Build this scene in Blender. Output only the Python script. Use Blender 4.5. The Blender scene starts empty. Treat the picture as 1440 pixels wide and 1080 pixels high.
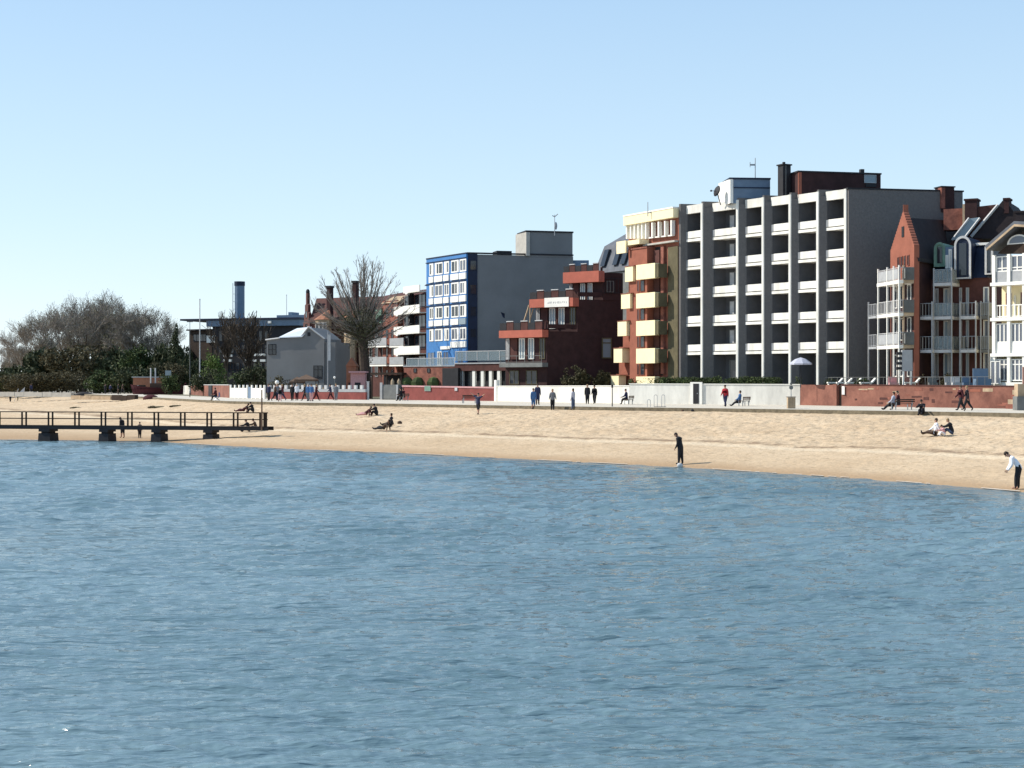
import bpy, math, random
import numpy as np
from mathutils import Vector, Matrix, noise as mnoise

S = bpy.context.scene
COL = S.collection
rad = math.radians

# ------------------------------------------------------------------ camera
F = 2200.0            # focal length in photo pixels (1440 wide)
HZ = 538.0            # horizon row
CZ = 4.7              # eye height above the water
cd = bpy.data.cameras.new("camera"); cam = bpy.data.objects.new("camera", cd); COL.objects.link(cam)
cam.location = (0, 0, CZ); cam.rotation_euler = (rad(90), 0, 0)
cd.sensor_width = 36; cd.lens = F/1440*36; cd.shift_y = -2/1440
cd.clip_start = 0.5; cd.clip_end = 20000
S.camera = cam

# ------------------------------------------------------------------ light
SUN_EL, SUN_AZ = 40.0, (-0.95, 0.17)     # horizontal direction towards the sun
w = bpy.data.worlds.new("World"); S.world = w; w.use_nodes = True
nt = w.node_tree; nt.nodes.clear()
sky = nt.nodes.new("ShaderNodeTexSky"); sky.sky_type = 'NISHITA'; sky.sun_disc = False
sky.sun_elevation = rad(SUN_EL)
sky.sun_rotation = math.atan2(SUN_AZ[0], SUN_AZ[1])
sky.air_density = 0.8; sky.dust_density = 0.35; sky.ozone_density = 1.6; sky.altitude = 0
bg = nt.nodes.new("ShaderNodeBackground"); bg.inputs[1].default_value = 0.115
out = nt.nodes.new("ShaderNodeOutputWorld")
# pale spring haze: the physical sky mixed with a soft blue-to-white gradient by elevation
tcw = nt.nodes.new("ShaderNodeTexCoord"); sx = nt.nodes.new("ShaderNodeSeparateXYZ"); nt.links.new(tcw.outputs["Generated"], sx.inputs[0])
gr = nt.nodes.new("ShaderNodeValToRGB"); nt.links.new(sx.outputs[2], gr.inputs[0])
ge = gr.color_ramp.elements; ge[0].position = 0.0; ge[0].color = (6.7, 7.5, 8.0, 1); ge[1].position = .55; ge[1].color = (2.3, 3.9, 6.0, 1)
for p_, c_ in ((.10, (5.2, 6.7, 7.6, 1)), (.25, (3.6, 5.35, 7.2, 1))):
    e_ = ge.new(p_); e_.color = c_
mx = nt.nodes.new("ShaderNodeMix"); mx.data_type = 'RGBA'; mx.inputs[0].default_value = .72
nt.links.new(sky.outputs[0], mx.inputs[6]); nt.links.new(gr.outputs[0], mx.inputs[7])
nt.links.new(mx.outputs[2], bg.inputs[0]); nt.links.new(bg.outputs[0], out.inputs[0])
sl = bpy.data.lights.new("sun", 'SUN'); sl.energy = 4.6; sl.angle = rad(0.5); sl.color = (1, .93, .82)
so = bpy.data.objects.new("sun", sl); COL.objects.link(so)
sd = Vector((SUN_AZ[0], SUN_AZ[1], 0)).normalized()*math.cos(rad(SUN_EL)) + Vector((0, 0, math.sin(rad(SUN_EL))))
so.rotation_euler = sd.to_track_quat('Z', 'Y').to_euler(); so.location = (-60, 30, 80)
S.view_settings.view_transform = 'Standard'; S.view_settings.look = 'None'
S.view_settings.exposure = 0.35; S.view_settings.gamma = 1

# ------------------------------------------------------------------ helpers
def P(x, D): return Vector(((x-720)/F*D, D))
def Z(y, D): return CZ + (HZ-y)*D/F

def mat(name, col, rough=.8, var=.12, scale=1.5, bump=0, bscale=8, metal=0, spec=.3, tint=None, stretch=(1, 1, 1)):
    m = bpy.data.materials.new(name); m.use_nodes = True
    n = m.node_tree; b = n.nodes["Principled BSDF"]
    b.inputs["Roughness"].default_value = rough; b.inputs["Metallic"].default_value = metal
    b.inputs["Specular IOR Level"].default_value = spec
    tc = n.nodes.new("ShaderNodeTexCoord")
    mp = n.nodes.new("ShaderNodeMapping"); mp.inputs["Scale"].default_value = stretch
    n.links.new(tc.outputs["Object"], mp.inputs[0])
    nz = n.nodes.new("ShaderNodeTexNoise"); nz.inputs["Scale"].default_value = scale; nz.inputs["Detail"].default_value = 7
    nz.inputs["Roughness"].default_value = .65
    n.links.new(mp.outputs[0], nz.inputs["Vector"])
    r = n.nodes.new("ShaderNodeValToRGB")
    r.color_ramp.elements[0].position = .3; r.color_ramp.elements[1].position = .7
    t = tint if tint else col
    r.color_ramp.elements[0].color = tuple(c*(1-var) for c in t)+(1,)
    r.color_ramp.elements[1].color = tuple(min(1, c*(1+var)) for c in col)+(1,)
    n.links.new(nz.outputs["Fac"], r.inputs[0]); n.links.new(r.outputs[0], b.inputs["Base Color"])
    if bump:
        nb = n.nodes.new("ShaderNodeTexNoise"); nb.inputs["Scale"].default_value = bscale; nb.inputs["Detail"].default_value = 4
        n.links.new(mp.outputs[0], nb.inputs["Vector"])
        bu = n.nodes.new("ShaderNodeBump"); bu.inputs["Strength"].default_value = bump; bu.inputs["Distance"].default_value = .05
        n.links.new(nb.outputs["Fac"], bu.inputs["Height"]); n.links.new(bu.outputs[0], b.inputs["Normal"])
    return m

M = {}
def dm(k, *a, **kw): M[k] = mat(k, *a, **kw)
dm('white', (.82, .8, .74), .6, .06, .8)
dm('render_white', (.72, .70, .64), .8, .15, .7, stretch=(1, 1, .35), tint=(.62, .6, .55))
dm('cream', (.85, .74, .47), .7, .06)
dm('balcony_white', (.84, .82, .76), .75, .08, .9, stretch=(1, 1, .3), tint=(.66, .64, .58))
dm('concrete', (.42, .40, .36), .9, .15)
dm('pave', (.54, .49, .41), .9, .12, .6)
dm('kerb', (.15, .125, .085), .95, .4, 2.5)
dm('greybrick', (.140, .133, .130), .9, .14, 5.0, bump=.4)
dm('loggia_shade', (.075, .075, .08), .9, .15, 1.0)  # darker than the fins: recess shade is included in this colour
dm('greywall', (.185, .19, .195), .9, .12, .25)
dm('brick', (.26, .10, .07), .9, .25, 1.6, bump=.3, tint=(.17, .065, .05))
dm('promenade_brick', (.24, .105, .075), .9, .3, .5, bump=.3, tint=(.15, .058, .045))
dm('redwall', (.22, .06, .052), .85, .25, .9)
dm('orange', (.42, .115, .075), .6, .1)
dm('redbrick', (.27, .095, .062), .9, .15, 1.2)
dm('darkbrick', (.042, .019, .019), .9, .3, 1.2)
dm('brownbrick', (.085, .035, .03), .9, .3, 1.2)
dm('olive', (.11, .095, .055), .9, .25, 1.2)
dm('blue', (.055, .19, .45), .5, .12)
dm('navy', (.010, .017, .042), .5, .2)
dm('bluegrey', (.13, .19, .27), .5, .12)
dm('rooftile', (.085, .034, .028), .85, .3, 1.5, bump=.4)
dm('rooforange', (.28, .125, .075), .85, .2, 1.5)
dm('roofdark', (.026, .019, .021), .85, .3, 1.2)
dm('slate', (.10, .11, .13), .7, .25, 1.2)
dm('metalroof', (.62, .68, .74), .45, .06)
dm('copper', (.16, .27, .21), .6, .25)
dm('dark', (.02, .02, .024), .7, .3)
dm('darkwood', (.040, .026, .019), .9, .35, 2)
dm('wood', (.13, .085, .06), .9, .3, 3)
dm('curtain', (.50, .50, .50), .9, .15, 2)
dm('steel', (.30, .32, .34), .4, .1, metal=.6)
dm('lightgrey', (.34, .35, .36), .7, .15)
dm('midgrey', (.16, .165, .16), .8, .2)
dm('bark', (.065, .05, .038), .95, .3, 4)
dm('twig', (.23, .205, .18), .95, .3, 3)
dm('bud', (.17, .18, .09), .8, .4, .3, tint=(.19, .15, .10))
dm('hedge', (.06, .085, .025), .8, .5, 1.2, tint=(.03, .045, .015))
dm('leafdark', (.050, .060, .026), .8, .5, .5)
dm('leafbrown', (.075, .065, .032), .85, .4, .8)
dm('leafgreen', (.09, .14, .03), .8, .4, .6)
dm('ivy', (.07, .07, .03), .8, .5, .6, tint=(.05, .05, .03))
dm('sandstone', (.40, .30, .20), .9, .3, 1.2)
dm('skin', (.42, .24, .17), .6, .05)
dm('hairdark', (.03, .02, .015), .7, .2)
dm('hairlight', (.30, .21, .11), .7, .2)
dm('hairgrey', (.35, .34, .33), .7, .2)
for k, c in dict(black=(.016, .016, .02), cnavy=(.025, .03, .07), cblue=(.06, .14, .3), cred=(.34, .02, .03), cwhite=(.75, .75, .78),
                 cgrey=(.16, .17, .19), cmaroon=(.065, .015, .02), cbrown=(.08, .05, .035), cpink=(.55, .30, .30), cdenim=(.07, .10, .17),
                 lilac=(.42, .43, .50)).items():
    dm(k, c, .85, .15, 5)

def glass(name, col, rough=.06):
    m = bpy.data.materials.new(name); m.use_nodes = True
    b = m.node_tree.nodes["Principled BSDF"]
    b.inputs["Base Color"].default_value = col+(1,); b.inputs["Roughness"].default_value = rough
    b.inputs["Specular IOR Level"].default_value = .6
    M[name] = m
glass('glass', (.025, .03, .04)); glass('glassblue', (.12, .135, .17)); glass('glasspale', (.20, .26, .30), .15)
m = bpy.data.materials.new('railglass'); m.use_nodes = True
b = m.node_tree.nodes["Principled BSDF"]; b.inputs["Base Color"].default_value = (.22, .28, .31, 1)
b.inputs["Roughness"].default_value = .1; b.inputs["Alpha"].default_value = .45; M['railglass'] = m

ORG = {}
class MB:
    def __init__(s): s.v = []; s.f = []; s.m = []
    def add(s, pts, faces, mi=0):
        n = len(s.v); s.v += [tuple(p) for p in pts]
        s.f += [tuple(i+n for i in fc) for fc in faces]; s.m += [mi]*len(faces)
    def hexa(s, p, mi=0):   # p: 4 bottom + 4 top
        s.add(p, [(0, 3, 2, 1), (4, 5, 6, 7), (0, 1, 5, 4), (1, 2, 6, 5), (2, 3, 7, 6), (3, 0, 4, 7)], mi)
    def box(s, x0, x1, y0, y1, z0, z1, mi=0):
        s.hexa([(x0, y0, z0), (x1, y0, z0), (x1, y1, z0), (x0, y1, z0), (x0, y0, z1), (x1, y0, z1), (x1, y1, z1), (x0, y1, z1)], mi)
    def vprism(s, poly, z0, z1, mi=0):
        n = len(poly)
        s.add([(p[0], p[1], z0) for p in poly]+[(p[0], p[1], z1) for p in poly],
              [tuple(range(n))[::-1], tuple(range(n, 2*n))]+[(i, (i+1) % n, (i+1) % n+n, i+n) for i in range(n)], mi)
    def tube(s, a, b, r0, r1=None, n=6, mi=0, cap=True):
        a = Vector(a); b = Vector(b); r1 = r0 if r1 is None else r1
        d = (b-a)
        if d.length < 1e-6: return
        q = d.to_track_quat('Z', 'Y'); pts = []
        for c, r in ((a, r0), (b, r1)):
            for i in range(n):
                t = 2*math.pi*i/n; pts.append(c+q @ Vector((r*math.cos(t), r*math.sin(t), 0)))
        fs = [(i, (i+1) % n, (i+1) % n+n, i+n) for i in range(n)]
        if cap: fs += [tuple(range(n))[::-1], tuple(range(n, 2*n))]
        s.add(pts, fs, mi)
    def ball(s, c, rx, ry=None, rz=None, mi=0, n=8, k=6, q=None):
        ry = rx if ry is None else ry; rz = rx if rz is None else rz
        c = Vector(c); pts = []
        for j in range(k+1):
            ph = math.pi*j/k
            for i in range(n):
                t = 2*math.pi*i/n
                p = Vector((rx*math.sin(ph)*math.cos(t), ry*math.sin(ph)*math.sin(t), rz*math.cos(ph)))
                pts.append(c+(q @ p if q else p))
        s.add(pts, [(j*n+i, (j+1)*n+i, (j+1)*n+(i+1) % n, j*n+(i+1) % n) for j in range(k) for i in range(n)], mi)
    def build(s, name, mats, parent=None, smooth=False, label=None):
        if not isinstance(mats, (list, tuple)): mats = [mats]
        me = bpy.data.meshes.new(name)
        A = np.array(s.v, dtype=float)
        if parent is None:
            o0 = Vector(((A[:, 0].min()+A[:, 0].max())/2, (A[:, 1].min()+A[:, 1].max())/2, A[:, 2].min()))
        else:
            o0 = ORG[parent.name]
        A = A-np.array(o0)
        me.from_pydata(A.tolist(), [], s.f)
        for k in mats: me.materials.append(M[k] if isinstance(k, str) else k)
        if len(mats) > 1: me.polygons.foreach_set('material_index', s.m)
        if smooth: me.polygons.foreach_set('use_smooth', [True]*len(s.f))
        me.update()
        o = bpy.data.objects.new(name, me); COL.objects.link(o)
        if parent is None: o.location = o0
        else: o.parent = parent
        ORG[o.name] = o0
        if label: o['label'] = label
        return o

def thing(name, label, cat, loc, group=None):
    o = bpy.data.objects.new(name, None); COL.objects.link(o); o.empty_display_size = .3
    loc = Vector((loc[0], loc[1], loc[2] if len(loc) > 2 else 0)); o.location = loc
    o['label'] = label; o['category'] = cat
    if group: o['group'] = group
    ORG[o.name] = loc
    return o
def tag(o, label, cat, group=None):
    o['label'] = label; o['category'] = cat
    if group: o['group'] = group
    return o
def struct(o, kind='structure'): o['kind'] = kind; return o

class Fr:
    """vertical facade frame: u along A->B, d outward (towards the viewer's side), z up"""
    def __init__(s, A, B):
        s.A = Vector(A[:2]); s.B = Vector(B[:2]); s.u = (s.B-s.A).normalized(); s.L = (s.B-s.A).length
        n = Vector((s.u.y, -s.u.x))
        if n.dot(-s.A) < 0: n = -n
        s.n = n
    def pt(s, u, d, z): q = s.A+s.u*u+s.n*d; return Vector((q.x, q.y, z))
    def U(s, x, d=0):
        k = (x-720)/F; A = s.A+s.n*d
        return (k*A.y-A.x)/(s.u.x-k*s.u.y)
    def Z(s, y, u, d=0): return Z(y, s.pt(u, d, 0).y)
    def R(s, x0, y0, x1, y1, d=0):
        u0, u1 = s.U(x0, d), s.U(x1, d); um = (u0+u1)/2
        return u0, u1, s.Z(y1, um, d), s.Z(y0, um, d)
    def box(s, mb, u0, u1, d0, d1, z0, z1, mi=0):
        mb.hexa([s.pt(u0, d1, z0), s.pt(u1, d1, z0), s.pt(u1, d0, z0), s.pt(u0, d0, z0),
                 s.pt(u0, d1, z1), s.pt(u1, d1, z1), s.pt(u1, d0, z1), s.pt(u0, d0, z1)], mi)
    def prism(s, mb, poly, d0, d1, mi=0):
        n = len(poly)
        mb.add([s.pt(u, d1, z) for u, z in poly]+[s.pt(u, d0, z) for u, z in poly],
               [tuple(range(n)), tuple(range(n, 2*n))[::-1]]+[(i, (i+1) % n, (i+1) % n+n, i+n) for i in range(n)], mi)
    def tube(s, mb, a, b, r, mi=0): mb.tube(s.pt(*a), s.pt(*b), r, mi=mi, n=5)

def window(fr, u0, u1, z0, z1, parent, fm='white', gm='glass', t=.07, d=0, mull=1, bar=0, name='window', sill=False):
    if u0 > u1: u0, u1 = u1, u0
    mb = MB()
    fr.box(mb, u0, u1, d+.002, d+.07, z1-t, z1); fr.box(mb, u0, u1, d+.002, d+.07, z0, z0+t)
    fr.box(mb, u0, u0+t, d+.002, d+.068, z0+t, z1-t); fr.box(mb, u1-t, u1, d+.002, d+.068, z0+t, z1-t)
    for i in range(mull):
        c = u0+(u1-u0)*(i+1)/(mull+1); fr.box(mb, c-t/2, c+t/2, d+.002, d+.066, z0+t, z1-t)
    if bar: zc = z0+(z1-z0)*bar; fr.box(mb, u0+t, u1-t, d+.002, d+.062, zc-t/2, zc+t/2)
    if sill: fr.box(mb, u0-.06, u1+.06, d+.002, d+.16, z0-.08, z0-.004)
    f = mb.build(name, fm, parent)
    mb = MB(); fr.box(mb, u0+t*.5, u1-t*.5, d+.003, d+.03, z0+t*.5, z1-t*.5); mb.build('pane', gm, f)
    return f

def railing(fr, u0, u1, d, z0, z1, parent, m='white', posts=4, bars=0, fill=None, r=.03, name='railing', ends=None):
    mb = MB()
    def line(a, b):
        fr.tube(mb, (a[0], a[1], z1), (b[0], b[1], z1), r); fr.tube(mb, (a[0], a[1], z0+.08), (b[0], b[1], z0+.08), r*.8)
        A = Vector(a); B = Vector(b); n = max(1, int(posts*(B-A).length/max(.1, abs(u1-u0))+.5))
        for i in range(n+1):
            q = A.lerp(B, i/n); fr.tube(mb, (q.x, q.y, z0), (q.x, q.y, z1), r)
        if bars:
            k = int((B-A).length/bars)
            for i in range(k):
                q = A.lerp(B, (i+.5)/k); fr.tube(mb, (q.x, q.y, z0+.08), (q.x, q.y, z1), r*.45)
    line((u0, d), (u1, d))
    if ends is not None:
        line((u0, d), (u0, ends)); line((u1, d), (u1, ends))
    o = mb.build(name, m, parent)
    if fill:
        mb = MB(); fr.box(mb, u0, u1, d-.015, d+.015, z0+.1, z1-.04)
        if ends is not None:
            fr.box(mb, u0-.012, u0+.012, ends, d-.02, z0+.1, z1-.04); fr.box(mb, u1-.012, u1+.012, ends, d-.02, z0+.1, z1-.04)
        mb.build('infill_panel', fill, o)
    return o

# ------------------------------------------------------------------ shore lines (photo column -> distance)
WL = [(-1500, 612), (-400, 615), (0, 618), (140, 619.5), (220, 621), (300, 626), (400, 631), (500, 634.5), (600, 639), (770, 647.5), (955, 657), (1060, 663.5),
      (1200, 672.5), (1330, 682.5), (1440, 692), (1800, 722), (2900, 800)]
PE = [(-1500, 547), (-400, 548), (0, 549.5), (90, 553), (170, 556), (250, 560.5), (320, 564), (420, 566), (550, 567.5), (700, 570), (850, 572.3), (1000, 574),
      (1125, 575.8), (1300, 578.5), (1440, 581), (1800, 588), (2900, 610)]
def lerp(tab, x): return float(np.interp(x, [a for a, _ in tab], [b for _, b in tab]))
def DW(x): return CZ*F/(lerp(WL, x)-HZ)
ZP = 2.7
def DP(x): return (CZ-ZP)*F/(lerp(PE, x)-HZ)
ZS = 2.42
def prof(t):
    if t < 0: return t*7.0
    k = [(0, 0), (.05, .16), (.12, .33), (.34, .80), (.40, 1.02), (.44, 1.10), (.7, 1.75), (.92, 2.3), (1, ZS), (1.2, ZS)]
    return float(np.interp(t, [a for a, _ in k], [b for _, b in k]))
def beachpt(x, t):
    dw, dp = DW(x), DP(x); D = dw+(dp-dw)*t
    return P(x, D), D, prof(t)
def ground(x, y):
    """world point on the beach seen at photo pixel x,y"""
    best = None
    for i in range(0, 1001):
        t = i/1000; p, D, z = beachpt(x, t)
        if HZ+(CZ-z)*F/D <= y: return Vector((p.x, p.y, z))
    p, D, z = beachpt(x, 1); return Vector((p.x, p.y, z))
def prom(x, y):
    D = (CZ-ZP)*F/(y-HZ); p = P(x, D); return Vector((p.x, p.y, ZP))

# ------------------------------------------------------------------ sea
def sea():
    rs = np.random.RandomState(3)
    hs = np.concatenate([np.arange(50, 180, .5), np.arange(180, 330, .8), np.arange(330, 640, 1.2)])
    ss = np.concatenate([np.arange(-700, -60, 12), np.arange(-60, 1500, 3.0), np.arange(1500, 2140, 12)])
    D = CZ*F/hs
    X = (ss[None, :]-720)/F*D[:, None]; Y = np.repeat(D[:, None], len(ss), 1)
    dy = (D**2/(F*CZ)*np.clip(.5+(hs-150)/400, .5, 1.1))[:, None]; dx = (D/F*3)[:, None]
    Zz = np.zeros_like(X)
    # patches of stronger and calmer ripples
    pm = .72+.28*np.sin(X*.035+Y*.022+2.2)*np.sin(Y*.06-X*.012)+.3*np.sin(X*.11+Y*.05+1)*np.sin(Y*.09-X*.03+.5)+.2*np.sin(X*.31-Y*.21)
    for i in range(190):
        lam = .13*(2.6/.13)**(rs.rand()**1.2)
        th = rs.normal(-.12, .42)+math.pi/2
        k = 2*math.pi/lam
        wy = lam/max(abs(math.sin(th)), .05); wx = lam/max(abs(math.cos(th)), .05)
        att = np.clip((wy/dy-2.0)/1.2, 0, 1)*np.clip((wx/dx-2.0)/1.5, 0, 1)*np.where(lam > .8, np.clip(Y/70, .35, 1.7), 1.0)
        a = .0062*lam**.80*(.6+.8*rs.rand())
        ph = rs.rand()*6.28
        arg = k*(X*math.cos(th)+Y*math.sin(th))+ph+.6*np.sin(X*.5*rs.rand()+Y*.6*rs.rand()+ph)
        Zz += a*att*pm*(np.sin(arg+.45*np.sin(arg))*1.15)*np.clip(Y/40, .5, 1)
    # ripples die away in the shallows
    shore = np.array([DW(s) for s in ss])[None, :]-D[:, None]
    Zz *= np.clip(shore/9, .12, 1)
    nr, nc = X.shape
    co = np.stack([X, Y, Zz], -1).reshape(-1, 3)
    me = bpy.data.meshes.new('sea_ripples'); me.vertices.add(nr*nc); me.vertices.foreach_set('co', co.ravel())
    idx = np.arange(nr*nc).reshape(nr, nc)
    q = np.stack([idx[:-1, :-1], idx[:-1, 1:], idx[1:, 1:], idx[1:, :-1]], -1).reshape(-1, 4)[:, ::-1]
    me.loops.add(q.size); me.loops.foreach_set('vertex_index', q.ravel())
    me.polygons.add(len(q)); me.polygons.foreach_set('loop_start', np.arange(0, q.size, 4)); me.polygons.foreach_set('loop_total', np.full(len(q), 4))
    me.polygons.foreach_set('use_smooth', np.ones(len(q), bool))
    me.update(calc_edges=True); me.validate()
    m = bpy.data.materials.new('water'); m.use_nodes = True; n = m.node_tree; b = n.nodes["Principled BSDF"]
    b.inputs["Roughness"].default_value = .11; b.inputs["IOR"].default_value = 1.38
    b.inputs["Specular IOR Level"].default_value = .5
    tc = n.nodes.new("ShaderNodeTexCoord")
    def nz(sc, st, det=3):
        mp = n.nodes.new("ShaderNodeMapping"); mp.inputs["Scale"].default_value = st; mp.inputs["Rotation"].default_value = (0, 0, rad(-14))
        x = n.nodes.new("ShaderNodeTexNoise"); x.inputs["Scale"].default_value = sc; x.inputs["Detail"].default_value = det
        n.links.new(tc.outputs["Object"], mp.inputs[0]); n.links.new(mp.outputs[0], x.inputs["Vector"]); return x
    c = nz(.035, (1, 2.2, 1), 4)
    r = n.nodes.new("ShaderNodeValToRGB"); r.color_ramp.elements[0].position = .35; r.color_ramp.elements[1].position = .65
    r.color_ramp.elements[0].color = (.095, .160, .188, 1); r.color_ramp.elements[1].color = (.155, .235, .27, 1)
    n.links.new(c.outputs["Fac"], r.inputs[0]); n.links.new(r.outputs[0], b.inputs["Base Color"])
    prev = None
    for sc, st, dist in ((9.0, (.5, 1.6, 1), .018), (3.6, (.45, 1.6, 1), .08), (1.5, (.4, 1.5, 1), .26), (.55, (.4, 1.3, 1), .40)):
        x = nz(sc, st); bu = n.nodes.new("ShaderNodeBump"); bu.inputs["Strength"].default_value = .9; bu.inputs["Distance"].default_value = dist
        n.links.new(x.outputs["Fac"], bu.inputs["Height"])
        if prev: n.links.new(prev.outputs[0], bu.inputs["Normal"])
        prev = bu
    n.links.new(prev.outputs[0], b.inputs["Normal"])
    M['water'] = m; me.materials.append(m)
    o = bpy.data.objects.new('sea', me); COL.objects.link(o); struct(o)
    mb = MB(); R = 5000; mb.add([(-R, -R, -.12), (R, -R, -.12), (R, R, -.12), (-R, R, -.12)], [(0, 1, 2, 3)])
    struct(mb.build('open_water', 'water'))
sea()

# ------------------------------------------------------------------ beach, land, promenade
def beach():
    ss = np.concatenate([np.arange(-1500, -60, 20), np.arange(-60, 1500, 2.2), np.arange(1500, 2900, 20)])
    ts = np.concatenate([np.linspace(-.35, -.02, 8), np.linspace(0, 1.0, 190)])
    co = np.zeros((len(ts), len(ss), 3))
    pw = np.array([DW(s) for s in ss]); pp = np.array([DP(s) for s in ss])
    for j, t in enumerate(ts):
        D = pw+(pp-pw)*t
        co[j, :, 0] = (ss-720)/F*D; co[j, :, 1] = D
        for i, s in enumerate(ss):
            x, y = co[j, i, 0], co[j, i, 1]
            env = min(1, max(0, (t-.03)/.1))*min(1, max(.35, (1.0-t)/.05))
            wob = mnoise.noise(Vector((x*.09, y*.09, 5)))*.025
            z = prof(t+wob*env)
            if env > 0:
                amp = (.03+.06*min(1, max(0, (t-.3)/.2)))
                z += env*amp*(mnoise.noise(Vector((x*1.1, y*1.1, 0)))+.6*mnoise.noise(Vector((x*2.7, y*2.7, 3)))) + env*.07*mnoise.noise(Vector((x*.22, y*.22, 9)))
            co[j, i, 2] = z
    nr, nc = len(ts), len(ss)
    me = bpy.data.meshes.new('beach'); me.vertices.add(nr*nc); me.vertices.foreach_set('co', co.ravel())
    idx = np.arange(nr*nc).reshape(nr, nc)
    q = np.stack([idx[:-1, :-1], idx[:-1, 1:], idx[1:, 1:], idx[1:, :-1]], -1).reshape(-1, 4)
    me.loops.add(q.size); me.loops.foreach_set('vertex_index', q.ravel())
    me.polygons.add(len(q)); me.polygons.foreach_set('loop_start', np.arange(0, q.size, 4)); me.polygons.foreach_set('loop_total', np.full(len(q), 4))
    me.polygons.foreach_set('use_smooth', np.ones(len(q), bool)); me.update(calc_edges=True)
    # wrack line weight (dried seaweed at the foot of the berm)
    att = me.attributes.new('shore', 'FLOAT', 'POINT'); att.data.foreach_set('value', np.repeat(ts[:, None], nc, 1).ravel())
    m = bpy.data.materials.new('sand'); m.use_nodes = True; n = m.node_tree; b = n.nodes["Principled BSDF"]
    b.inputs["Roughness"].default_value = .95; b.inputs["Specular IOR Level"].default_value = .15
    tc = n.nodes.new("ShaderNodeTexCoord"); at = n.nodes.new("ShaderNodeAttribute"); at.attribute_name = 'shore'
    def nz(sc, det=6, ro=.6, st=(1, 1, 1)):
        mp = n.nodes.new("ShaderNodeMapping"); mp.inputs["Scale"].default_value = st
        x = n.nodes.new("ShaderNodeTexNoise"); x.inputs["Scale"].default_value = sc; x.inputs["Detail"].default_value = det; x.inputs["Roughness"].default_value = ro
        n.links.new(tc.outputs["Object"], mp.inputs[0]); n.links.new(mp.outputs[0], x.inputs["Vector"]); return x
    def math_(op, a, bb, c=None):
        x = n.nodes.new("ShaderNodeMath"); x.operation = op
        for i, v in enumerate((a, bb, c)):
            if v is None: continue
            if isinstance(v, (int, float)): x.inputs[i].default_value = v
            else: n.links.new(v, x.inputs[i])
        return x.outputs[0]
    def mix(fac, a, bb):
        x = n.nodes.new("ShaderNodeMix"); x.data_type = 'RGBA'; n.links.new(fac, x.inputs[0])
        for i, v in ((6, a), (7, bb)):
            if isinstance(v, tuple): x.inputs[i].default_value = v+(1,)
            else: n.links.new(v, x.inputs[i])
        return x.outputs[2]
    def ramp(src, p0, p1):
        x = n.nodes.new("ShaderNodeMapRange"); x.inputs[1].default_value = p0; x.inputs[2].default_value = p1; n.links.new(src, x.inputs[0]); return x.outputs[0]
    c = mix(ramp(nz(.16, 7, .7).outputs["Fac"], .35, .65), (.50, .37, .24), (.61, .475, .325))
    c = mix(ramp(nz(1.3, 6, .7).outputs["Fac"], .56, .72), c, (.40, .29, .18))
    c = mix(math_('MULTIPLY', ramp(nz(3.1, 3, .6, (.6, 1, 1)).outputs["Fac"], .58, .68), .7), c, (.22, .16, .10))
    c = mix(math_('MULTIPLY', ramp(nz(9, 2, .5).outputs["Fac"], .60, .72), .6), c, (.25, .17, .11))
    # berm seaweed line
    wob = math_('MULTIPLY_ADD', nz(.12, 4, .6).outputs["Fac"], .05, at.outputs["Fac"])
    d = math_('ABSOLUTE', math_('SUBTRACT', wob, .405), 0)
    band = math_('SUBTRACT', 1, ramp(d, .004, .022))
    patch = ramp(nz(.8, 5, .7, (.5, 1, 1)).outputs["Fac"], .40, .55)
    c = mix(math_('MULTIPLY', math_('MULTIPLY', band, patch), .75), c, (.17, .11, .07))
    d2 = math_('ABSOLUTE', math_('SUBTRACT', wob, .365), 0)
    c = mix(math_('MULTIPLY', math_('SUBTRACT', 1, ramp(d2, .004, .03)), .6), c, (.66, .55, .40))
    # damp sand near the water
    wet = math_('SUBTRACT', 1, ramp(math_('MULTIPLY_ADD', nz(.25, 5, .6).outputs["Fac"], .06, at.outputs["Fac"]), .045, .13))
    c = mix(math_('MULTIPLY', wet, .85), c, (.30, .185, .10))
    mid = math_('SUBTRACT', 1, ramp(at.outputs["Fac"], .2, .36))
    c = mix(math_('MULTIPLY', mid, .35), c, (.47, .34, .21))
    c = mix(math_('MULTIPLY', ramp(nz(5, 4, .7, (.7, 1.2, 1)).outputs['Fac'], .53, .66), .6), c, (.28, .20, .13))
    n.links.new(c, b.inputs["Base Color"])
    bu = n.nodes.new("ShaderNodeBump"); bu.inputs["Strength"].default_value = .8; bu.inputs["Distance"].default_value = .08
    n.links.new(nz(3.5, 5, .6).outputs["Fac"], bu.inputs["Height"]); n.links.new(bu.outputs[0], b.inputs["Normal"])
    me.materials.append(m); M['sand'] = m
    struct(bpy.data.objects.new('beach', me)); o = bpy.data.objects.get('beach') or None
    COL.objects.link(bpy.data.objects['beach'])
beach()

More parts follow.
